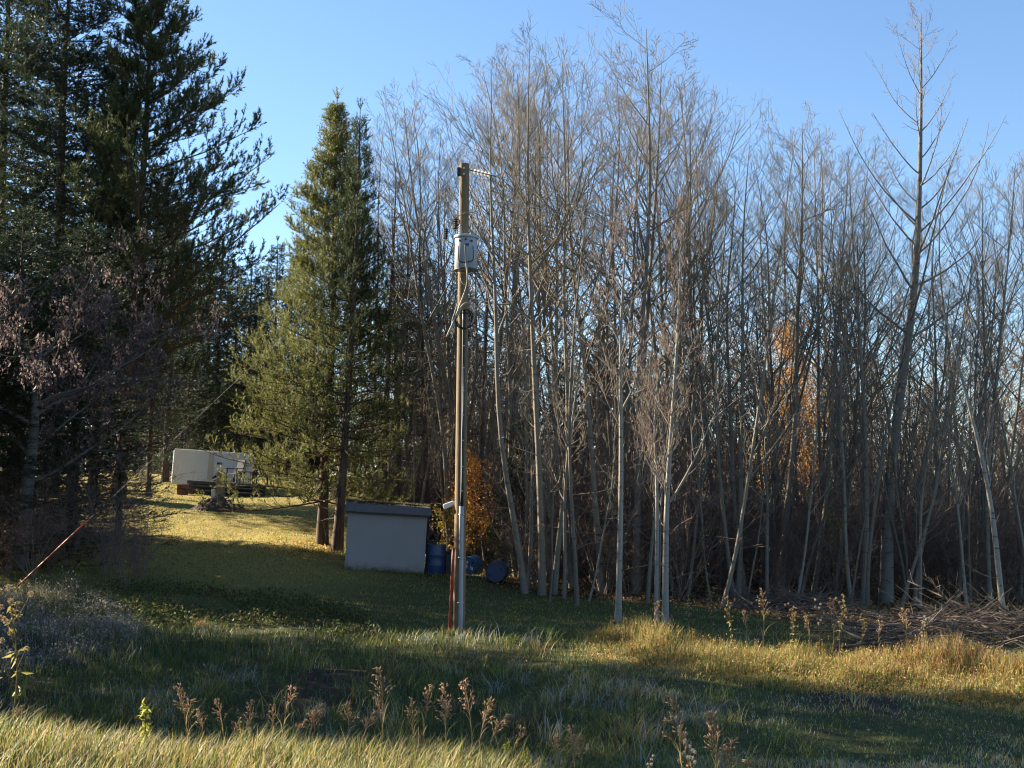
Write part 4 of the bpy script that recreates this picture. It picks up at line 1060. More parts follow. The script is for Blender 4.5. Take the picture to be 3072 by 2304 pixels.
# deck in front of it
dY = 59.5
dl_ = at(187, 482, dY); dr = at(266, 486, dY)
dz = float(dl_[2]); dgz = th((dl_[0] + dr[0]) / 2, dY)
dw = float(dr[0] - dl_[0]); dxc = float((dl_[0] + dr[0]) / 2)
deck = thing('deck', 'low dark wooden deck with steps in front of the white trailer', 'deck', (dxc, dY, dgz), (0, RD(2.2), 0))
dh = max(0.42, dz - dgz)
for k in range(12):
    box('plank', (dw, 0.135, 0.035), (0, 0.07 + k * 0.145, dh), M_deck, deck, bevel=0.004)
box('rim_board', (dw + 0.02, 0.04, 0.14), (0, -0.022, dh - 0.065), M_deck, deck, bevel=0.004)
box('skirt', (dw - 0.1, 0.03, dh - 0.1), (0, 0.03, (dh - 0.14) / 2), M_trimd, deck, bevel=0.004)
box('step', (dw * 0.95, 0.28, 0.05), (0.1, -0.20, dh * 0.62), M_deck, deck, bevel=0.006)
box('step', (dw * 0.95, 0.28, 0.05), (0.1, -0.50, dh * 0.28), M_deck, deck, bevel=0.006)
for sx_ in (-1, 1): box('post', (0.09, 0.09, dh + 0.1), (sx_ * (dw / 2 - 0.1), 0.15, dh / 2 - 0.07), M_deck, deck, bevel=0.006)

def yard_chair(loc, rz, label):
    t = thing('patio_chair', label, 'chair', loc, (0, 0, rz), 'grey chairs on the deck')
    box('seat', (0.52, 0.50, 0.06), (0, 0, 0.40), M_chair, t, (RD(6), 0, 0), 0.02)
    box('backrest', (0.50, 0.05, 0.66), (0, 0.30, 0.74), M_chair, t, (RD(-18), 0, 0), 0.03)
    for s in (-1, 1):
        box('armrest', (0.10, 0.58, 0.035), (s * 0.34, 0.0, 0.64), M_chair, t, (0, 0, 0), 0.015)
        box('leg', (0.07, 0.07, 0.63), (s * 0.34, -0.22, 0.315), M_chair, t, (0, 0, 0), 0.01)
        box('leg', (0.07, 0.07, 0.62), (s * 0.32, 0.22, 0.31), M_chair, t, (RD(-8), 0, 0), 0.01)
    return t
def deckpt(px, back=0.9):
    x = at(px, 483, dY + back)[0]
    return (x, dY + back, dgz + dh + 0.02 - (x - dxc) * math.tan(RD(2.2)))
yard_chair(deckpt(235, 0.75), RD(-38), 'grey high-backed patio chair standing before the trailer end')
yard_chair(deckpt(262, 1.1), RD(30), 'grey patio chair half hidden by the pine, right end of the deck')
tbp = deckpt(246, 0.6)
tbl = thing('patio_table', 'small brown table between the chairs on the deck', 'table', tbp)
box('top', (0.6, 0.5, 0.04), (0, 0, 0.52), M_crate, tbl, bevel=0.01)
for sx_ in (-1, 1):
    for sy_ in (-1, 1): box('leg', (0.05, 0.05, 0.5), (sx_ * 0.25, sy_ * 0.2, 0.25), M_crate, tbl, bevel=0.005)
box('shelf', (0.5, 0.4, 0.03), (0, 0, 0.2), M_crate, tbl, bevel=0.006)
cxy = at(182.5, 490, dY - 0.6)
crt = thing('wooden_crate', 'reddish brown wooden crate at the left end of the deck', 'crate', (cxy[0], dY - 0.6, th(cxy[0], dY - 0.6)), (0, 0, 0.2))
for k in range(4): box('slat', (0.46, 0.03, 0.10), (0, -0.20, 0.06 + k * 0.115), M_crate, crt, bevel=0.005)
for k in range(4): box('slat', (0.03, 0.40, 0.10), (0.215, 0.02, 0.06 + k * 0.115), M_crate, crt, bevel=0.005)
box('back_panel', (0.46, 0.03, 0.44), (0, 0.22, 0.23), M_crate, crt, bevel=0.005)
box('back_panel', (0.03, 0.40, 0.44), (-0.215, 0.02, 0.23), M_crate, crt, bevel=0.005)

# dirt mound, post, shovel, plank
mg = ground(216, 511)
mY = float(mg[1]); ms = F / mY
mw = 58 / ms
mnd = thing('dirt_mound', 'mound of freshly dug dark soil on the lawn', 'mound', (mg[0], mY + 0.4, th(mg[0], mY + 0.4)))
nx, ny = 46, 30
X, Yg = np.meshgrid(np.linspace(-1, 1, nx), np.linspace(-1, 1, ny))
rad_ = np.sqrt((X * 0.98) ** 2 + Yg ** 2)
Z = 0.55 * np.clip(1 - rad_, 0, 1) ** 0.85 * (0.75 + 0.5 * vnoise(X * 5 + 20, Yg * 4, 1.0, 21)) + 0.10 * (vnoise(X * 16 + 5, Yg * 9, 1.0, 22) - 0.5) * (rad_ < 0.98) - 0.06 * (rad_ >= 0.93)
V = np.stack([X * mw / 2, Yg * 0.95, Z], -1).reshape(-1, 3); i = np.arange(nx * ny).reshape(ny, nx)
obj('soil_heap', mesh('soil_heap', V, [np.stack([i[:-1, :-1], i[:-1, 1:], i[1:, 1:], i[1:, :-1]], -1).reshape(-1, 4)], None, False, [M_dirt]), mnd)
rr = np.random.default_rng(55)
for k in range(40):
    bmc = bmesh.new(); bmesh.ops.create_icosphere(bmc, subdivisions=1, radius=0.04 + 0.06 * rr.random())
    for v in bmc.verts: v.co *= 0.8 + 0.5 * random.random()
    a = rr.random() * 6.28; q = 0.35 + 0.62 * rr.random()
    x_, y_ = math.cos(a) * q, math.sin(a) * q
    zz = 0.55 * max(0, 1 - q) ** 0.85
    bmobj('clod', bmc, M_dirt, mnd, (x_ * mw / 2, y_ * 0.9, zz))
pY = mY + 1.2
pg = gpos(219, pY); ph_ = (at(219, 473, pY)[2] - pg[2])
post = thing('wooden_post', 'thick weathered wooden post with a pointed top behind the dirt mound', 'post', pg, (0, RD(1.5), 0))
bmp = bmbox((8.2 * pY / F, 0.28, ph_), (0, 0, ph_ / 2), (0, 0, 0), 0.03)
bmobj('post_body', bmp, M_wood, post)
bm = bmesh.new(); w_ = 8.6 * pY / F / 2
vs = [bm.verts.new(c) for c in ((-w_, -0.16, ph_ - 0.01), (w_, -0.16, ph_ - 0.01), (w_, 0.16, ph_ - 0.01), (-w_, 0.16, ph_ - 0.01), (0.05, -0.16, ph_ + 0.10), (0.05, 0.16, ph_ + 0.10))]
for f in ((0, 1, 4), (1, 2, 5, 4), (2, 3, 5), (3, 0, 4, 5), (3, 2, 1, 0)): bm.faces.new([vs[k] for k in f])
bmobj('cap', bm, M_wood, post)
wp = gpos(213, pY - 0.1)
wht = thing('utility_box', 'small white upright box with a dark top left of the wooden post', 'box', wp)
wh_ = at(213, 489, pY)[2] - wp[2]
box('case', (0.17, 0.14, wh_), (0, 0, wh_ / 2), M_white, wht, bevel=0.01)
box('cap', (0.2, 0.17, 0.06), (0, 0, wh_ + 0.03), M_trimd, wht, bevel=0.01)
s0 = ground(231, 509.5); s1 = at(237.8, 480, float(s0[1]) + 0.1)
sv = s1 - s0
shv = thing('shovel', 'shovel standing upright with its pale handle leaning right in the soil', 'shovel', s0)
A = Acc(); A.add(*wire([sv * 0.02, sv * 0.5, sv], 0.032, 6, 8)); A.build('handle', M_wood, shv)
bm = bmesh.new(); bl_ = [(-0.11, 0, 0.18), (0.11, 0, 0.18), (0.12, 0.01, 0.0), (0, 0.02, -0.12), (-0.12, 0.01, 0.0)]
v1 = [bm.verts.new(c) for c in bl_]; v2 = [bm.verts.new((c[0], c[1] + 0.012, c[2])) for c in bl_]
bm.faces.new(v1); bm.faces.new(v2[::-1])
for k in range(5): bm.faces.new((v1[k], v2[k], v2[(k + 1) % 5], v1[(k + 1) % 5]))
bmobj('blade', bm, M_steel, shv)
pk = at(224, 498, mY + 0.2)
plk = thing('loose_board', 'short pale board lying on top of the dirt mound', 'board', (pk[0], pk[1], th(pk[0], pk[1]) + 0.42), (0, RD(-20), 0.3))
box('board_body', (0.44, 0.12, 0.04), (0, 0, 0.02), M_wood, plk, bevel=0.004)

# ------------------------------------------------------------------ brush piles
def stick_mesh(seed, L):
    rr = np.random.default_rng(seed)
    P = np.empty((1, 7, 3)); P[0, 0] = 0; d = np.array([1.0, 0, 0])
    for k in range(1, 7):
        d = nrm(d + rr.normal(size=3) * 0.13); P[0, k] = P[0, k - 1] + d * L / 6
    Rr = (0.015 + 0.012 * rr.random()) * (1.1 - 0.75 * np.linspace(0, 1, 7))[None]
    A = Acc(); V, Fq = tubes(P, Rr, 5); A.add(V, Fq)
    Q, S = grow(P, Rr, 5, 0.3, 1.0, lambda t, pl, r_: pl * 0.3 * (0.5 + 0.7 * r_.random(t.shape)), 0.6, 0.0, 4, rr, 0.15, rad=0.6, minr=0.004)
    V, Fq = tubes(Q, S, 3); A.add(V, Fq)
    return A.data('stick', M_stick)
STK = [stick_mesh(200 + k, L) for k, L in enumerate((1.3, 1.7, 2.1, 1.0, 1.5, 0.8))]
def brush(name, label, pts, width, height, nstick, nfill, seed, ang):
    rr = np.random.default_rng(seed)
    line = smooth_path(pts, 40)
    c0 = line[20]
    t = thing(name, label, 'brush pile', (c0[0], c0[1], th(c0[0], c0[1])))
    def spot(n, zk):
        i = rr.integers(0, 40, n); o = rr.normal(size=n) * width * 0.42
        x = line[i, 0] + rr.normal(size=n) * 0.3; y = line[i, 1] + o
        prof = np.exp(-(o / width) ** 2 * 2.2) * np.sin(np.pi * np.clip((i + 3) / 45, 0, 1)) ** 0.5
        z = terrain(x, y) + height * prof * zk
        return x, y, z
    x, y, z = spot(nstick, 0.45 + 0.6 * rr.random(nstick))
    for k in range(nstick):
        o = obj('stick', STK[int(rr.integers(0, 6))], t)
        o.location = (x[k] - c0[0], y[k] - c0[1], z[k] - t.location[2])
        o.rotation_euler = (rr.random() * 6.28, rr.normal() * 0.22, ang + rr.normal() * 0.55 + (math.pi if rr.random() < 0.5 else 0))
        s = 0.6 + 0.7 * rr.random(); o.scale = (s, s, s)
    # the fine twigs inside the heap
    x, y, z = spot(nfill, rr.random(nfill))
    a = ang + rr.normal(size=nfill) * 0.6 + np.where(rr.random(nfill) < 0.5, math.pi, 0); e = rr.normal(size=nfill) * 0.2
    d = np.stack([np.cos(a) * np.cos(e), np.sin(a) * np.cos(e), np.sin(e)], -1)
    L = 0.4 + 0.9 * rr.random(nfill)
    P = np.empty((nfill, 4, 3)); P[:, 0] = np.stack([x - c0[0], y - c0[1], z - t.location[2]], -1)
    for k in range(1, 4):
        d = nrm(d + rr.normal(size=d.shape) * 0.14); P[:, k] = P[:, k - 1] + d * (L / 3)[:, None]
    A = Acc(); V, Fq = tubes(P, (0.004 + 0.005 * rr.random((nfill, 1))) * np.array([[1, 0.85, 0.7, 0.5]]), 3); A.add(V, Fq)
    o = A.build('twigs', M_stick, t); o['kind'] = 'stuff'
bp = lambda px, py: ground(px, py)
brush('brush_pile', 'long heap of cut pale branches along the weeds at the right', [bp(880, 652), bp(910, 646), bp(950, 640), bp(1010, 638), bp(1060, 640)], 0.75, 0.62, 130, 1100, 301, RD(172))
brush('brush_pile', 'low dark heap of cut branches in the shade before the wood', [bp(745, 612), bp(775, 608), bp(805, 609), bp(840, 613)], 0.6, 0.36, 50, 500, 302, RD(5))

# ------------------------------------------------------------------ grass
def blades(A, P, h, w, lean, az, cols, seg=2):
    n = len(P)
    s = np.stack([-np.sin(az), np.cos(az), 0 * az], -1) * (w / 2)[:, None]
    d = np.stack([np.cos(az), np.sin(az), 0 * az], -1)
    rows = []
    for k in range(seg):
        u = k / seg
        c = P + np.array([0, 0, 1.0]) * (h * (u - 0.25 * lean * u * u))[:, None] + d * (h * lean * u ** 2)[:, None]
        ww = (1 - 0.45 * u)
        rows.append(c - s * ww); rows.append(c + s * ww)
    tip = P + np.array([0, 0, 1.0]) * (h * (1 - 0.32 * lean))[:, None] + d * (h * lean)[:, None]
    rows.append(tip)
    V = np.stack(rows, 1); m = V.shape[1]
    i = np.arange(n)[:, None] * m
    fs = []
    for k in range(seg - 1):
        fs.append(np.concatenate([i + np.array([2 * k, 2 * k + 1, 2 * k + 3, 2 * k + 2])], 1))
    tri = i + np.array([m - 3, m - 2, m - 1])
    grad = np.ones((1, m, 1))
    C_ = np.repeat(cols[:, None, :], m, 1) * grad
    A.add(V.reshape(-1, 3), [np.concatenate(fs)] + [tri] if fs else [tri], C_.reshape(-1, 3))

def field_pts(n, y0, y1, r_, pad=1.3):
    y = y0 * (y1 / y0) ** r_.random(n)
    x = (r_.random(n) * 2 - 1) * (W / 2 / F) * pad * y
    return x, y

def pal(n, cols, wts, r_, jit=0.22):
    c = np.asarray(cols); k = r_.choice(len(c), n, p=np.asarray(wts) / np.sum(wts))
    return c[k] * (1 - jit + 2 * jit * r_.random((n, 1)))

STRAW = (0.40, 0.30, 0.13); YEL = (0.30, 0.27, 0.07); GRN = (0.092, 0.125, 0.037); DGR = (0.056, 0.082, 0.030); TANC = (0.30, 0.20, 0.10); LGR = (0.16, 0.20, 0.04); GRYG = (0.25, 0.265, 0.215)

# near bank: rank yellowing grass
r = np.random.default_rng(101); A = Acc(); n = 26000
x = r.uniform(-6.5, 3.6, n); y = r.uniform(7.4, 11.5, n)
tuft = vnoise(x, y, 0.35, 31)
h = (0.13 + 0.17 * tuft + 0.10 * r.random(n)) * (1 - 0.35 * sstep(0.4, 2.2, x))
g = vnoise(x, y, 0.8, 32)
cols = np.where((r.random(n) < 0.25 + 0.45 * g)[:, None], pal(n, [STRAW, YEL, TANC], [3, 3, 1.2], r), pal(n, [LGR, GRN, YEL], [3, 2, 1], r))
az = r.normal(size=n) * 1.1 + 0.3
blades(A, np.stack([x, y, terrain(x, y) - 0.02], -1), h, np.full(n, 0.007) * (0.6 + 0.7 * r.random(n)), 0.15 + 0.65 * r.random(n), az, cols, 3)
tag(A.build('bank_grass', M_grass), 'sunlit yellow-green rank grass along the near bank', 'grass', None, 'stuff')

# field between the bank and the pole
r = np.random.default_rng(102); A = Acc(); n = 112000
x, y = field_pts(n, 10.3, 29.5, r)
m = (y > 10.8)
x, y = x[m], y[m]
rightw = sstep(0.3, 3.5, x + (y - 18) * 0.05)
patch = vnoise(x, y, 1.6, 33); fine = vnoise(x, y, 0.45, 34)
bare = sstep(0.62, 0.8, vnoise(x, y, 2.6, 4)) * sstep(26, 22, y)
keep = (r.random(len(x)) > 0.75 * bare) & (forest_w(x, y) < 0.4)
x, y, rightw, patch, fine = [q[keep] for q in (x, y, rightw, patch, fine)]; n = len(x)
shortl = sstep(25.5, 28.5, y)
h = (0.07 + 0.50 * (patch * fine) ** 1.3 + 0.12 * r.random(n) ** 2) * (1 - 0.55 * rightw) * (1 - 0.72 * shortl)
dry = np.clip(0.06 + 0.70 * rightw * sstep(0.25, 0.65, patch) + 0.5 * sstep(0.55, 0.8, fine) * sstep(0.4, 0.7, vnoise(x, y, 0.9, 41)), 0, 1)
cols = np.where((r.random(n) < dry)[:, None], pal(n, [GRYG, TANC, YEL], [2.4, 1, 1], r), pal(n, [GRN, DGR, LGR], [3, 3, 1.2], r))
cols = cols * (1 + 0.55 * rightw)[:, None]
blades(A, np.stack([x, y, terrain(x, y) - 0.015], -1), h, (0.006 + 0.00035 * y) * (0.5 + 0.8 * r.random(n)), 0.2 + 0.9 * r.random(n), r.random(n) * 6.28, cols, 2)
nt = 420; tx, ty = field_pts(nt, 11.5, 27.5, r); tx = np.where(tx > 3.5, tx - 6, tx)
kk = 22; sz = 0.5 + 0.9 * r.random((nt, 1))
x2 = (tx[:, None] + r.normal(size=(nt, kk)) * 0.11 * sz).ravel(); y2 = (ty[:, None] + r.normal(size=(nt, kk)) * 0.11 * sz).ravel()
n2 = len(x2); h2 = (0.22 + 0.2 * r.random(n2)) * np.repeat(sz.ravel(), kk)
tc_ = pal(nt, [LGR, YEL, GRYG, TANC, GRN], [3, 2, 2, 1, 2], r)
blades(A, np.stack([x2, y2, terrain(x2, y2) - 0.02], -1), h2, (0.006 + 0.0003 * y2), 0.3 + 0.8 * r.random(n2), r.random(n2) * 6.28, np.repeat(tc_, kk, 0) * (0.75 + 0.5 * r.random((n2, 1))), 3)
n3 = 1500; x3, y3 = field_pts(n3, 11.5, 27, r)
leaves(A, np.stack([x3, y3, terrain(x3, y3) + 0.10 * r.random(n3)], -1), 0.05, [(0.36, 0.26, 0.12), (0.28, 0.17, 0.08), (0.4, 0.34, 0.16)], r)
tag(A.build('field_grass', M_grass), 'shaded green grass of the field between bank and pole', 'grass', None, 'stuff')

# mown lawn
r = np.random.default_rng(103); A = Acc(); n = 130000
x, y = field_pts(n, 27.5, 68, r)
keep = (forest_w(x, y) < 0.5) & (x < 14)
x, y = x[keep], y[keep]; n = len(x)
lf = sstep(-2, -7, x); p1 = vnoise(x, y, 1.4, 35)
h = 0.045 + 0.05 * r.random(n)
dry = np.clip(0.10 + 0.45 * lf * p1 * sstep(32, 40, y), 0, 1)
cols = np.where((r.random(n) < dry)[:, None], pal(n, [STRAW, YEL, TANC], [2.2, 2, 0.8], r), pal(n, [GRN, LGR, (0.24, 0.25, 0.06)], [2, 2, 2], r))
blades(A, np.stack([x, y, terrain(x, y) - 0.01], -1), h, 0.0007 * y * (0.6 + 0.7 * r.random(n)), 0.2 + 0.6 * r.random(n), r.random(n) * 6.28, cols, 1)
tag(A.build('lawn_grass', M_grass), 'short mown lawn grass, half dry, up to the trailer', 'grass', None, 'stuff')

# uncut grass against the shed, drums and pole
r = np.random.default_rng(108); A = Acc()
xs_ = []; ys_ = []
for (ax, ay, bx, by, k) in ((sb[0] - shw / 2, sY - 0.12, sb[0] + shw / 2, sY + 0.10, 500), (sb[0] + shw / 2, sY, sb[0] + shw / 2 + 1.0, sY + 0.1, 260), (d3[0] - 0.5, d3[1] - 0.45, d4[0] + 0.4, d4[1] - 0.4, 320), (pb[0] - 0.35, pb[1] - 0.2, pb[0] + 0.4, pb[1] - 0.15, 260), (-6.3, 40.3, -4.9, 40.3, 420)):
    q = r.random(k); xs_.append(ax + (bx - ax) * q + r.normal(size=k) * 0.06); ys_.append(ay + (by - ay) * q + r.normal(size=k) * 0.10)
x = np.concatenate(xs_); y = np.concatenate(ys_); n = len(x)
blades(A, np.stack([x, y, terrain(x, y) - 0.02], -1), 0.07 + 0.17 * r.random(n), np.full(n, 0.014), 0.2 + 0.6 * r.random(n), r.random(n) * 6.28, pal(n, [GRN, LGR, STRAW, YEL], [3, 2, 1.5, 1], r), 2)
tag(A.build('edge_grass', M_grass), 'uncut grass left standing round the shed, drums and pole', 'grass', None, 'stuff')

# fallen leaves
r = np.random.default_rng(104); A = Acc(); n = 52000
x, y = field_pts(n, 29.0, 62, r)
keep = (r.random(n) < 0.012 + 0.95 * forest_w(x, y)) & (x > -6)
x, y = x[keep], y[keep]
leaves(A, np.stack([x, y, terrain(x, y) + 0.015 + 0.03 * r.random(len(x))], -1), 0.085, [(0.36, 0.22, 0.08), (0.28, 0.15, 0.06), (0.42, 0.30, 0.12), (0.22, 0.11, 0.05), (0.5, 0.36, 0.12)], r, droop=0.0)
# a scatter below the sunlit pines
n = 1000; x = r.normal(size=n) * 0.8 - 6.0; y = r.normal(size=n) * 1.1 + 40.6
leaves(A, np.stack([x, y, terrain(x, y) + 0.03], -1), 0.07, [(0.48, 0.30, 0.09), (0.4, 0.24, 0.08), (0.5, 0.38, 0.14)], r)
tag(A.build('fallen_leaves', M_leaf), 'fallen tan leaves on the floor of the wood', 'leaves', None, 'stuff')

# golden weeds on the sunlit strip right of the pole
def strip_pts(n, r_, fr, bk):
    t = r_.random(n); k = r_.random(n)
    fp = np.array([ground(px, py)[:2] for px, py in fr]); bpk = np.array([ground(px, py)[:2] for px, py in bk])
    ff = smooth_path(np.c_[fp, np.zeros(len(fp))], 60)[:, :2]; bb = smooth_path(np.c_[bpk, np.zeros(len(bpk))], 60)[:, :2]
    i = (t * 59).astype(int)
    p = ff[i] * (1 - k[:, None]) + bb[i] * k[:, None] + r_.normal(size=(n, 2)) * 0.15
    return p[:, 0], p[:, 1], t, k
FR = [(585, 662), (640, 668), (700, 678), (770, 690), (850, 695), (930, 698), (1010, 712), (1060, 716)]
BK = [(600, 640), (650, 640), (720, 652), (790, 660), (850, 664), (930, 668), (1010, 672), (1060, 676)]
r = np.random.default_rng(105); A = Acc(); n = 24000
x, y, t, k = strip_pts(n, r, FR, BK)
tuft = vnoise(x, y, 0.5, 36); big = vnoise(x, y, 1.3, 37)
h = (0.10 + 0.85 * tuft ** 1.5 * big + 0.14 * r.random(n)) * (0.40 + 0.60 * sstep(0.0, 0.2, t)) * (0.30 + 0.70 * sstep(0.0, 0.65, k))
gold = np.clip(0.35 + 0.5 * big, 0, 1)
rust = (r.random(n) < sstep(0.35, 0.9, t) * 0.6)[:, None]
cols = np.where((r.random(n) < gold)[:, None], np.where(rust, pal(n, [(0.40, 0.20, 0.07), (0.26, 0.14, 0.07), TANC], [2, 1.5, 2], r), pal(n, [STRAW, YEL, (0.42, 0.24, 0.08), TANC], [3, 2.4, 1, 1], r)), pal(n, [LGR, GRN, YEL], [3, 2, 1.5], r))
blades(A, np.stack([x, y, terrain(x, y) - 0.02], -1), h, 0.0125 * (0.5 + 0.8 * r.random(n)), 0.05 + 0.45 * r.random(n), r.random(n) * 6.28, cols, 2)
# small leaves up the weed stems
n2 = 16000; i = r.integers(0, n, n2)
leaves(A, np.stack([x[i] + r.normal(size=n2) * 0.05, y[i] + r.normal(size=n2) * 0.05, terrain(x[i], y[i]) + h[i] * (0.15 + 0.75 * r.random(n2))], -1), 0.045, [STRAW, YEL, LGR, (0.45, 0.27, 0.08), (0.30, 0.16, 0.08)], r, aspect=0.4)
tag(A.build('golden_weeds', M_grass), 'golden dry weeds in the sunlit strip right of the pole', 'weeds', None, 'stuff')

# grey dry weeds at the left
r = np.random.default_rng(106); A = Acc(); n = 11000
x, y, t, k = strip_pts(n, r, [(-40, 690), (30, 680), (90, 660), (150, 640)], [(-40, 600), (20, 596), (80, 594), (120, 605)])
h = (0.12 + 0.75 * vnoise(x, y, 0.7, 38) ** 2 * (0.4 + 0.6 * r.random(n))) * (0.4 + 0.6 * sstep(0.25, 0.6, vnoise(x, y, 1.7, 42)))
cols = pal(n, [(0.24, 0.225, 0.20), (0.17, 0.155, 0.135), (0.13, 0.13, 0.08), (0.30, 0.28, 0.25), (0.06, 0.085, 0.03)], [2, 2, 1.4, 1, 2.5], r)
blades(A, np.stack([x, y, terrain(x, y) - 0.02], -1), h, 0.009 * (0.5 + 0.8 * r.random(n)), 0.1 + 0.6 * r.random(n), r.random(n) * 6.28, cols, 2)
n2 = 5000; i = r.integers(0, n, n2)
leaves(A, np.stack([x[i], y[i], terrain(x[i], y[i]) + h[i] * (0.55 + 0.4 * r.random(n2))], -1), 0.045, [(0.36, 0.34, 0.32), (0.28, 0.26, 0.24), (0.2, 0.19, 0.17)], r)
tag(A.build('grey_weeds', M_dry), 'pale grey withered weeds in the shade at the left edge', 'weeds', None, 'stuff')

# low dark leafy cover along the field edge, left of the pole
r = np.random.default_rng(107); A = Acc(); n = 9000
x, y, t, k = strip_pts(n, r, [(100, 628), (170, 630), (240, 632), (310, 636), (380, 640)], [(110, 585), (170, 588), (240, 592), (310, 600), (370, 622)])
keep = vnoise(x, y, 0.9, 39) > 0.38; x, y = x[keep], y[keep]; n = len(x)
leaves(A, np.stack([x, y, terrain(x, y) + 0.32 * r.random(n) * vnoise(x, y, 0.9, 39)], -1), 0.06, [(0.045, 0.07, 0.025), (0.06, 0.09, 0.03), (0.11, 0.07, 0.035), (0.13, 0.16, 0.04)], r, aspect=0.7)
tag(A.build('leafy_weeds', M_leaf), 'low dark leafy weeds at the lawn edge left of the pole', 'weeds', None, 'stuff')

# ------------------------------------------------------------------ single plants in front
def brome(seed, Ht, nod):
    """a dry grass stalk with a drooping seed head"""
    rr = np.random.default_rng(seed)
    u = np.linspace(0, 1, 14)
    P = np.stack([nod * Ht * (0.25 * u ** 2 + 0.35 * np.clip(u - 0.75, 0, 1) ** 1.2), 0.03 * np.sin(u * 4), Ht * (u - 0.18 * abs(nod) * u ** 4)], -1)[None]
    A = Acc(); V, Fq = tubes(P, (0.0034 * (1.15 - 0.7 * u))[None], 5); A.add(V, Fq, (0.30, 0.22, 0.13))
    bl_n = 4
    t = rr.uniform(0.1, 0.55, bl_n)
    pb_, _ = sample(P, t[None]); 
    blades(A, pb_[0], rr.uniform(0.15, 0.32, bl_n), np.full(bl_n, 0.009), rr.uniform(0.5, 0.9, bl_n), rr.random(bl_n) * 6.28, np.tile(np.array([[0.33, 0.27, 0.12]]), (bl_n, 1)), 3)
    st = A.data('brome_stem', M_dry)
    B = Acc()
    Q, S = grow(P, np.full((1, 14), 0.003), 24, 0.62, 0.995, lambda t, pl, r_: (0.03 + 0.12 * (1.02 - t) / 0.4) * (0.6 + 0.6 * r_.random(t.shape)), 0.38, -0.5, 5, rr, 0.10, rad=0.6, minr=0.0011)
    V, Fq = tubes(Q, S, 3); B.add(V, Fq, (0.32, 0.22, 0.14))
    tips = np.concatenate([Q[:, -1], Q[:, 3], Q[:, 2][::2]]); dirs = np.concatenate([Q[:, -1] - Q[:, -2], Q[:, 3] - Q[:, 2], (Q[:, 2] - Q[:, 1])[::2]])
    d = nrm(nrm(dirs) + np.array([0, 0, -0.35]) + rr.normal(size=dirs.shape) * 0.25)
    L = 0.042 * (0.8 + 0.5 * rr.random((len(tips), 1)))
    s = nrm(np.cross(d, rr.normal(size=d.shape))); o2 = np.cross(d, s); w = 0.0062
    V = np.stack([tips, tips + d * L * 0.45 + s * w, tips + d * L * 0.45 + o2 * w, tips + d * L * 0.45 - s * w, tips + d * L * 0.45 - o2 * w, tips + d * L], 1).reshape(-1, 3)
    i = np.arange(len(tips))[:, None] * 6
    Ft = np.concatenate([i + np.array(f) for f in ((0, 2, 1), (0, 3, 2), (0, 4, 3), (0, 1, 4), (5, 1, 2), (5, 2, 3), (5, 3, 4), (5, 4, 1))])
    cc = np.array([0.38, 0.27, 0.17]) * (0.7 + 0.6 * rr.random((len(tips), 1)))
    B.add(V, Ft, np.repeat(cc, 6, 0))
    return st, B.data('brome_head', M_dry)
BRO = [brome(401, 0.85, 0.25), brome(402, 0.80, -0.4), brome(403, 0.9, 0.1), brome(404, 0.75, 0.7), brome(405, 0.82, -0.15)]
BH = [0.85, 0.80, 0.9, 0.75, 0.82]
# foot column, top height in the photo
BL = [(140, 728, 3), (183, 700, 0), (192, 688, 4), (205, 712, 1), (222, 704, 2), (232, 716, 3), (243, 722, 1), (247, 704, 4), (275, 708, 2), (283, 690, 0), (291, 718, 3), (311, 704, 3), (318, 712, 1), (352, 702, 1), (365, 712, 3), (377, 672, 0), (384, 700, 4), (411, 702, 2), (418, 690, 4), (443, 690, 2), (450, 703, 0), (470, 686, 4), (480, 700, 1), (486, 712, 3), (512, 728, 0), (556, 735, 1), (576, 732, 2), (680, 705, 2), (706, 718, 4), (722, 742, 0), (768, 752, 3), (580, 740, 4), (8, 705, 3), (14, 712, 0)]
r = np.random.default_rng(9)
for px, pyt, k in BL:
    Y = 9.4 + 0.7 * r.random() if px < 560 else 10.2 + 0.5 * r.random()
    b = gpos(px, Y); tp = at(px, pyt, Y)[2]
    t = thing('brome_stalk', 'dry brown seed-head grass stalk on the near bank, ' + ('at the left edge' if px < 60 else 'left of the shed' if px < 345 else 'below the shed' if px < 430 else 'below the pole' if px < 560 else 'at the lower right'), 'grass stalk', b, (r.normal() * 0.05, r.normal() * 0.07, r.random() * 6.28), 'seed-head stalks on the bank', max(0.35, float(tp - b[2]) / BH[k] * 1.06))
    obj('stem', BRO[k][0], t); obj('seed_head', BRO[k][1], t)

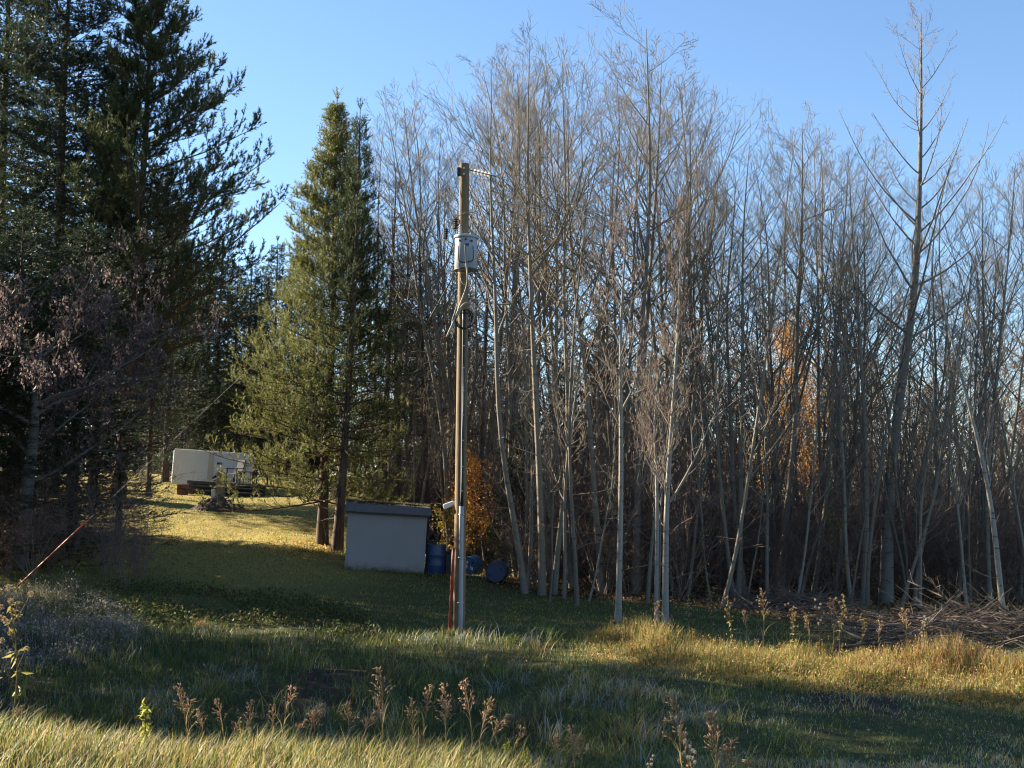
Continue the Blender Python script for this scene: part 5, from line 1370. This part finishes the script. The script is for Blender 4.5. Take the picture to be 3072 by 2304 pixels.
def goldenrod(seed, Ht, cols, fluff=None, nl=34):
    rr = np.random.default_rng(seed)
    u = np.linspace(0, 1, 9)
    P = np.stack([0.06 * Ht * np.sin(u * 3 + seed), 0.04 * np.sin(u * 2), Ht * u], -1)[None]
    A = Acc(); V, Fq = tubes(P, (0.005 * (1.1 - 0.6 * u))[None], 5); A.add(V, Fq, (0.16, 0.13, 0.06))
    Q, S = grow(P, np.full((1, 9), 0.004), 10, 0.5, 0.98, lambda t, pl, r_: Ht * 0.2 * (0.6 + 0.6 * r_.random(t.shape)), 0.6, 0.6, 5, rr, 0.1, minr=0.0018)
    V, Fq = tubes(Q, S, 3); A.add(V, Fq, (0.2, 0.15, 0.08))
    B = Acc()
    pts, _ = sample(P, (0.15 + 0.85 * rr.random(nl))[None])
    leaves(B, pts[0] + rr.normal(size=(nl, 3)) * 0.012, 0.06, cols, rr, droop=0.5, aspect=0.24)
    parts = [('stem', A.data('weed_stem', M_dry)), ('leaves', B.data('weed_leaves', M_leaf))]
    if fluff is not None:
        Cc = Acc(); tips = np.concatenate([Q[:, -1], P[0, -1:]])
        m = 60
        d = nrm(rr.normal(size=(len(tips), m, 3)) + np.array([0, 0, 0.5])); e = tips[:, None] + d * 0.019
        s = nrm(np.cross(d, rr.normal(size=d.shape))) * 0.0022
        V = np.stack([np.broadcast_to(tips[:, None], e.shape), e - s, e + s], 2).reshape(-1, 3)
        Cc.add(V, np.arange(len(V)).reshape(-1, 3), fluff)
        parts.append(('seed_heads', Cc.data('weed_fluff', M_dry)))
    return parts
GY = goldenrod(501, 0.55, [(0.34, 0.36, 0.05), (0.28, 0.32, 0.05), (0.42, 0.40, 0.08)], None, 120)
GF = goldenrod(502, 0.75, [(0.26, 0.22, 0.10), (0.30, 0.18, 0.09)], (0.46, 0.41, 0.34))
GB = goldenrod(503, 0.8, [(0.28, 0.24, 0.08), (0.2, 0.2, 0.06)], (0.32, 0.24, 0.15))
def weed(parts, px, Y, s, label, name='weed_plant', cat='weed', group=None, rz=0.0):
    t = thing(name, label, cat, gpos(px, Y), (0, 0, rz), group, s)
    for nme, me in parts:
        o = obj(nme, me, t)
        if nme == 'seed_heads': o['kind'] = 'stuff'
weed(GY, 490, 9.6, 0.45, 'short bright yellow-green weed right of the brown stalks, left of its twin', rz=0.3)
weed(GY, 508, 9.7, 0.6, 'bright yellow-green weed at the lower edge, left of the pair', rz=1.3)
weed(GY, 528, 9.8, 0.55, 'bright yellow-green weed at the lower edge, right of the pair', rz=2.3)
weed(GY, 142, 9.5, 0.75, 'bright yellow-green leafy weed at the top of the lit bank, left', rz=4.0)
weed(GF, 684, 10.6, 1.0, 'weed with white fluffy seed heads at the lower right', rz=0.5)
weed(GF, 694, 10.4, 0.8, 'shorter weed with white fluffy seed heads beside the taller one', rz=2.5)
weed(GF, 648, 10.4, 0.62, 'small fluffy-headed weed left of the white-headed one', rz=3.5)
weed(GB, 4, 9.6, 1.25, 'tall yellowish weed with budded top at the left edge', rz=0.2)
weed(GB, -12, 9.4, 1.1, 'weed cut by the left edge of the photo', rz=1.2)
r = np.random.default_rng(10)
for px, py in ((712, 634), (745, 642), (762, 645), (790, 650), (808, 648), (823, 655), (842, 652), (862, 655), (880, 655), (655, 640), (690, 634), (905, 660), (925, 660), (775, 640), (728, 648), (832, 646)):
    g = ground(px, py + 8)
    kb = int(r.integers(0, 5)); q = r.random()
    weed(GF if q < 0.15 else GB if q < 0.35 else [('stem', BRO[kb][0]), ('seed_head', BRO[kb][1])], px, float(g[1]), 0.8 + 0.5 * r.random(), 'tall dry weed rising above the sunlit golden strip', 'weed_plant', 'weed', 'tall weeds of the golden strip', r.random() * 6.28)
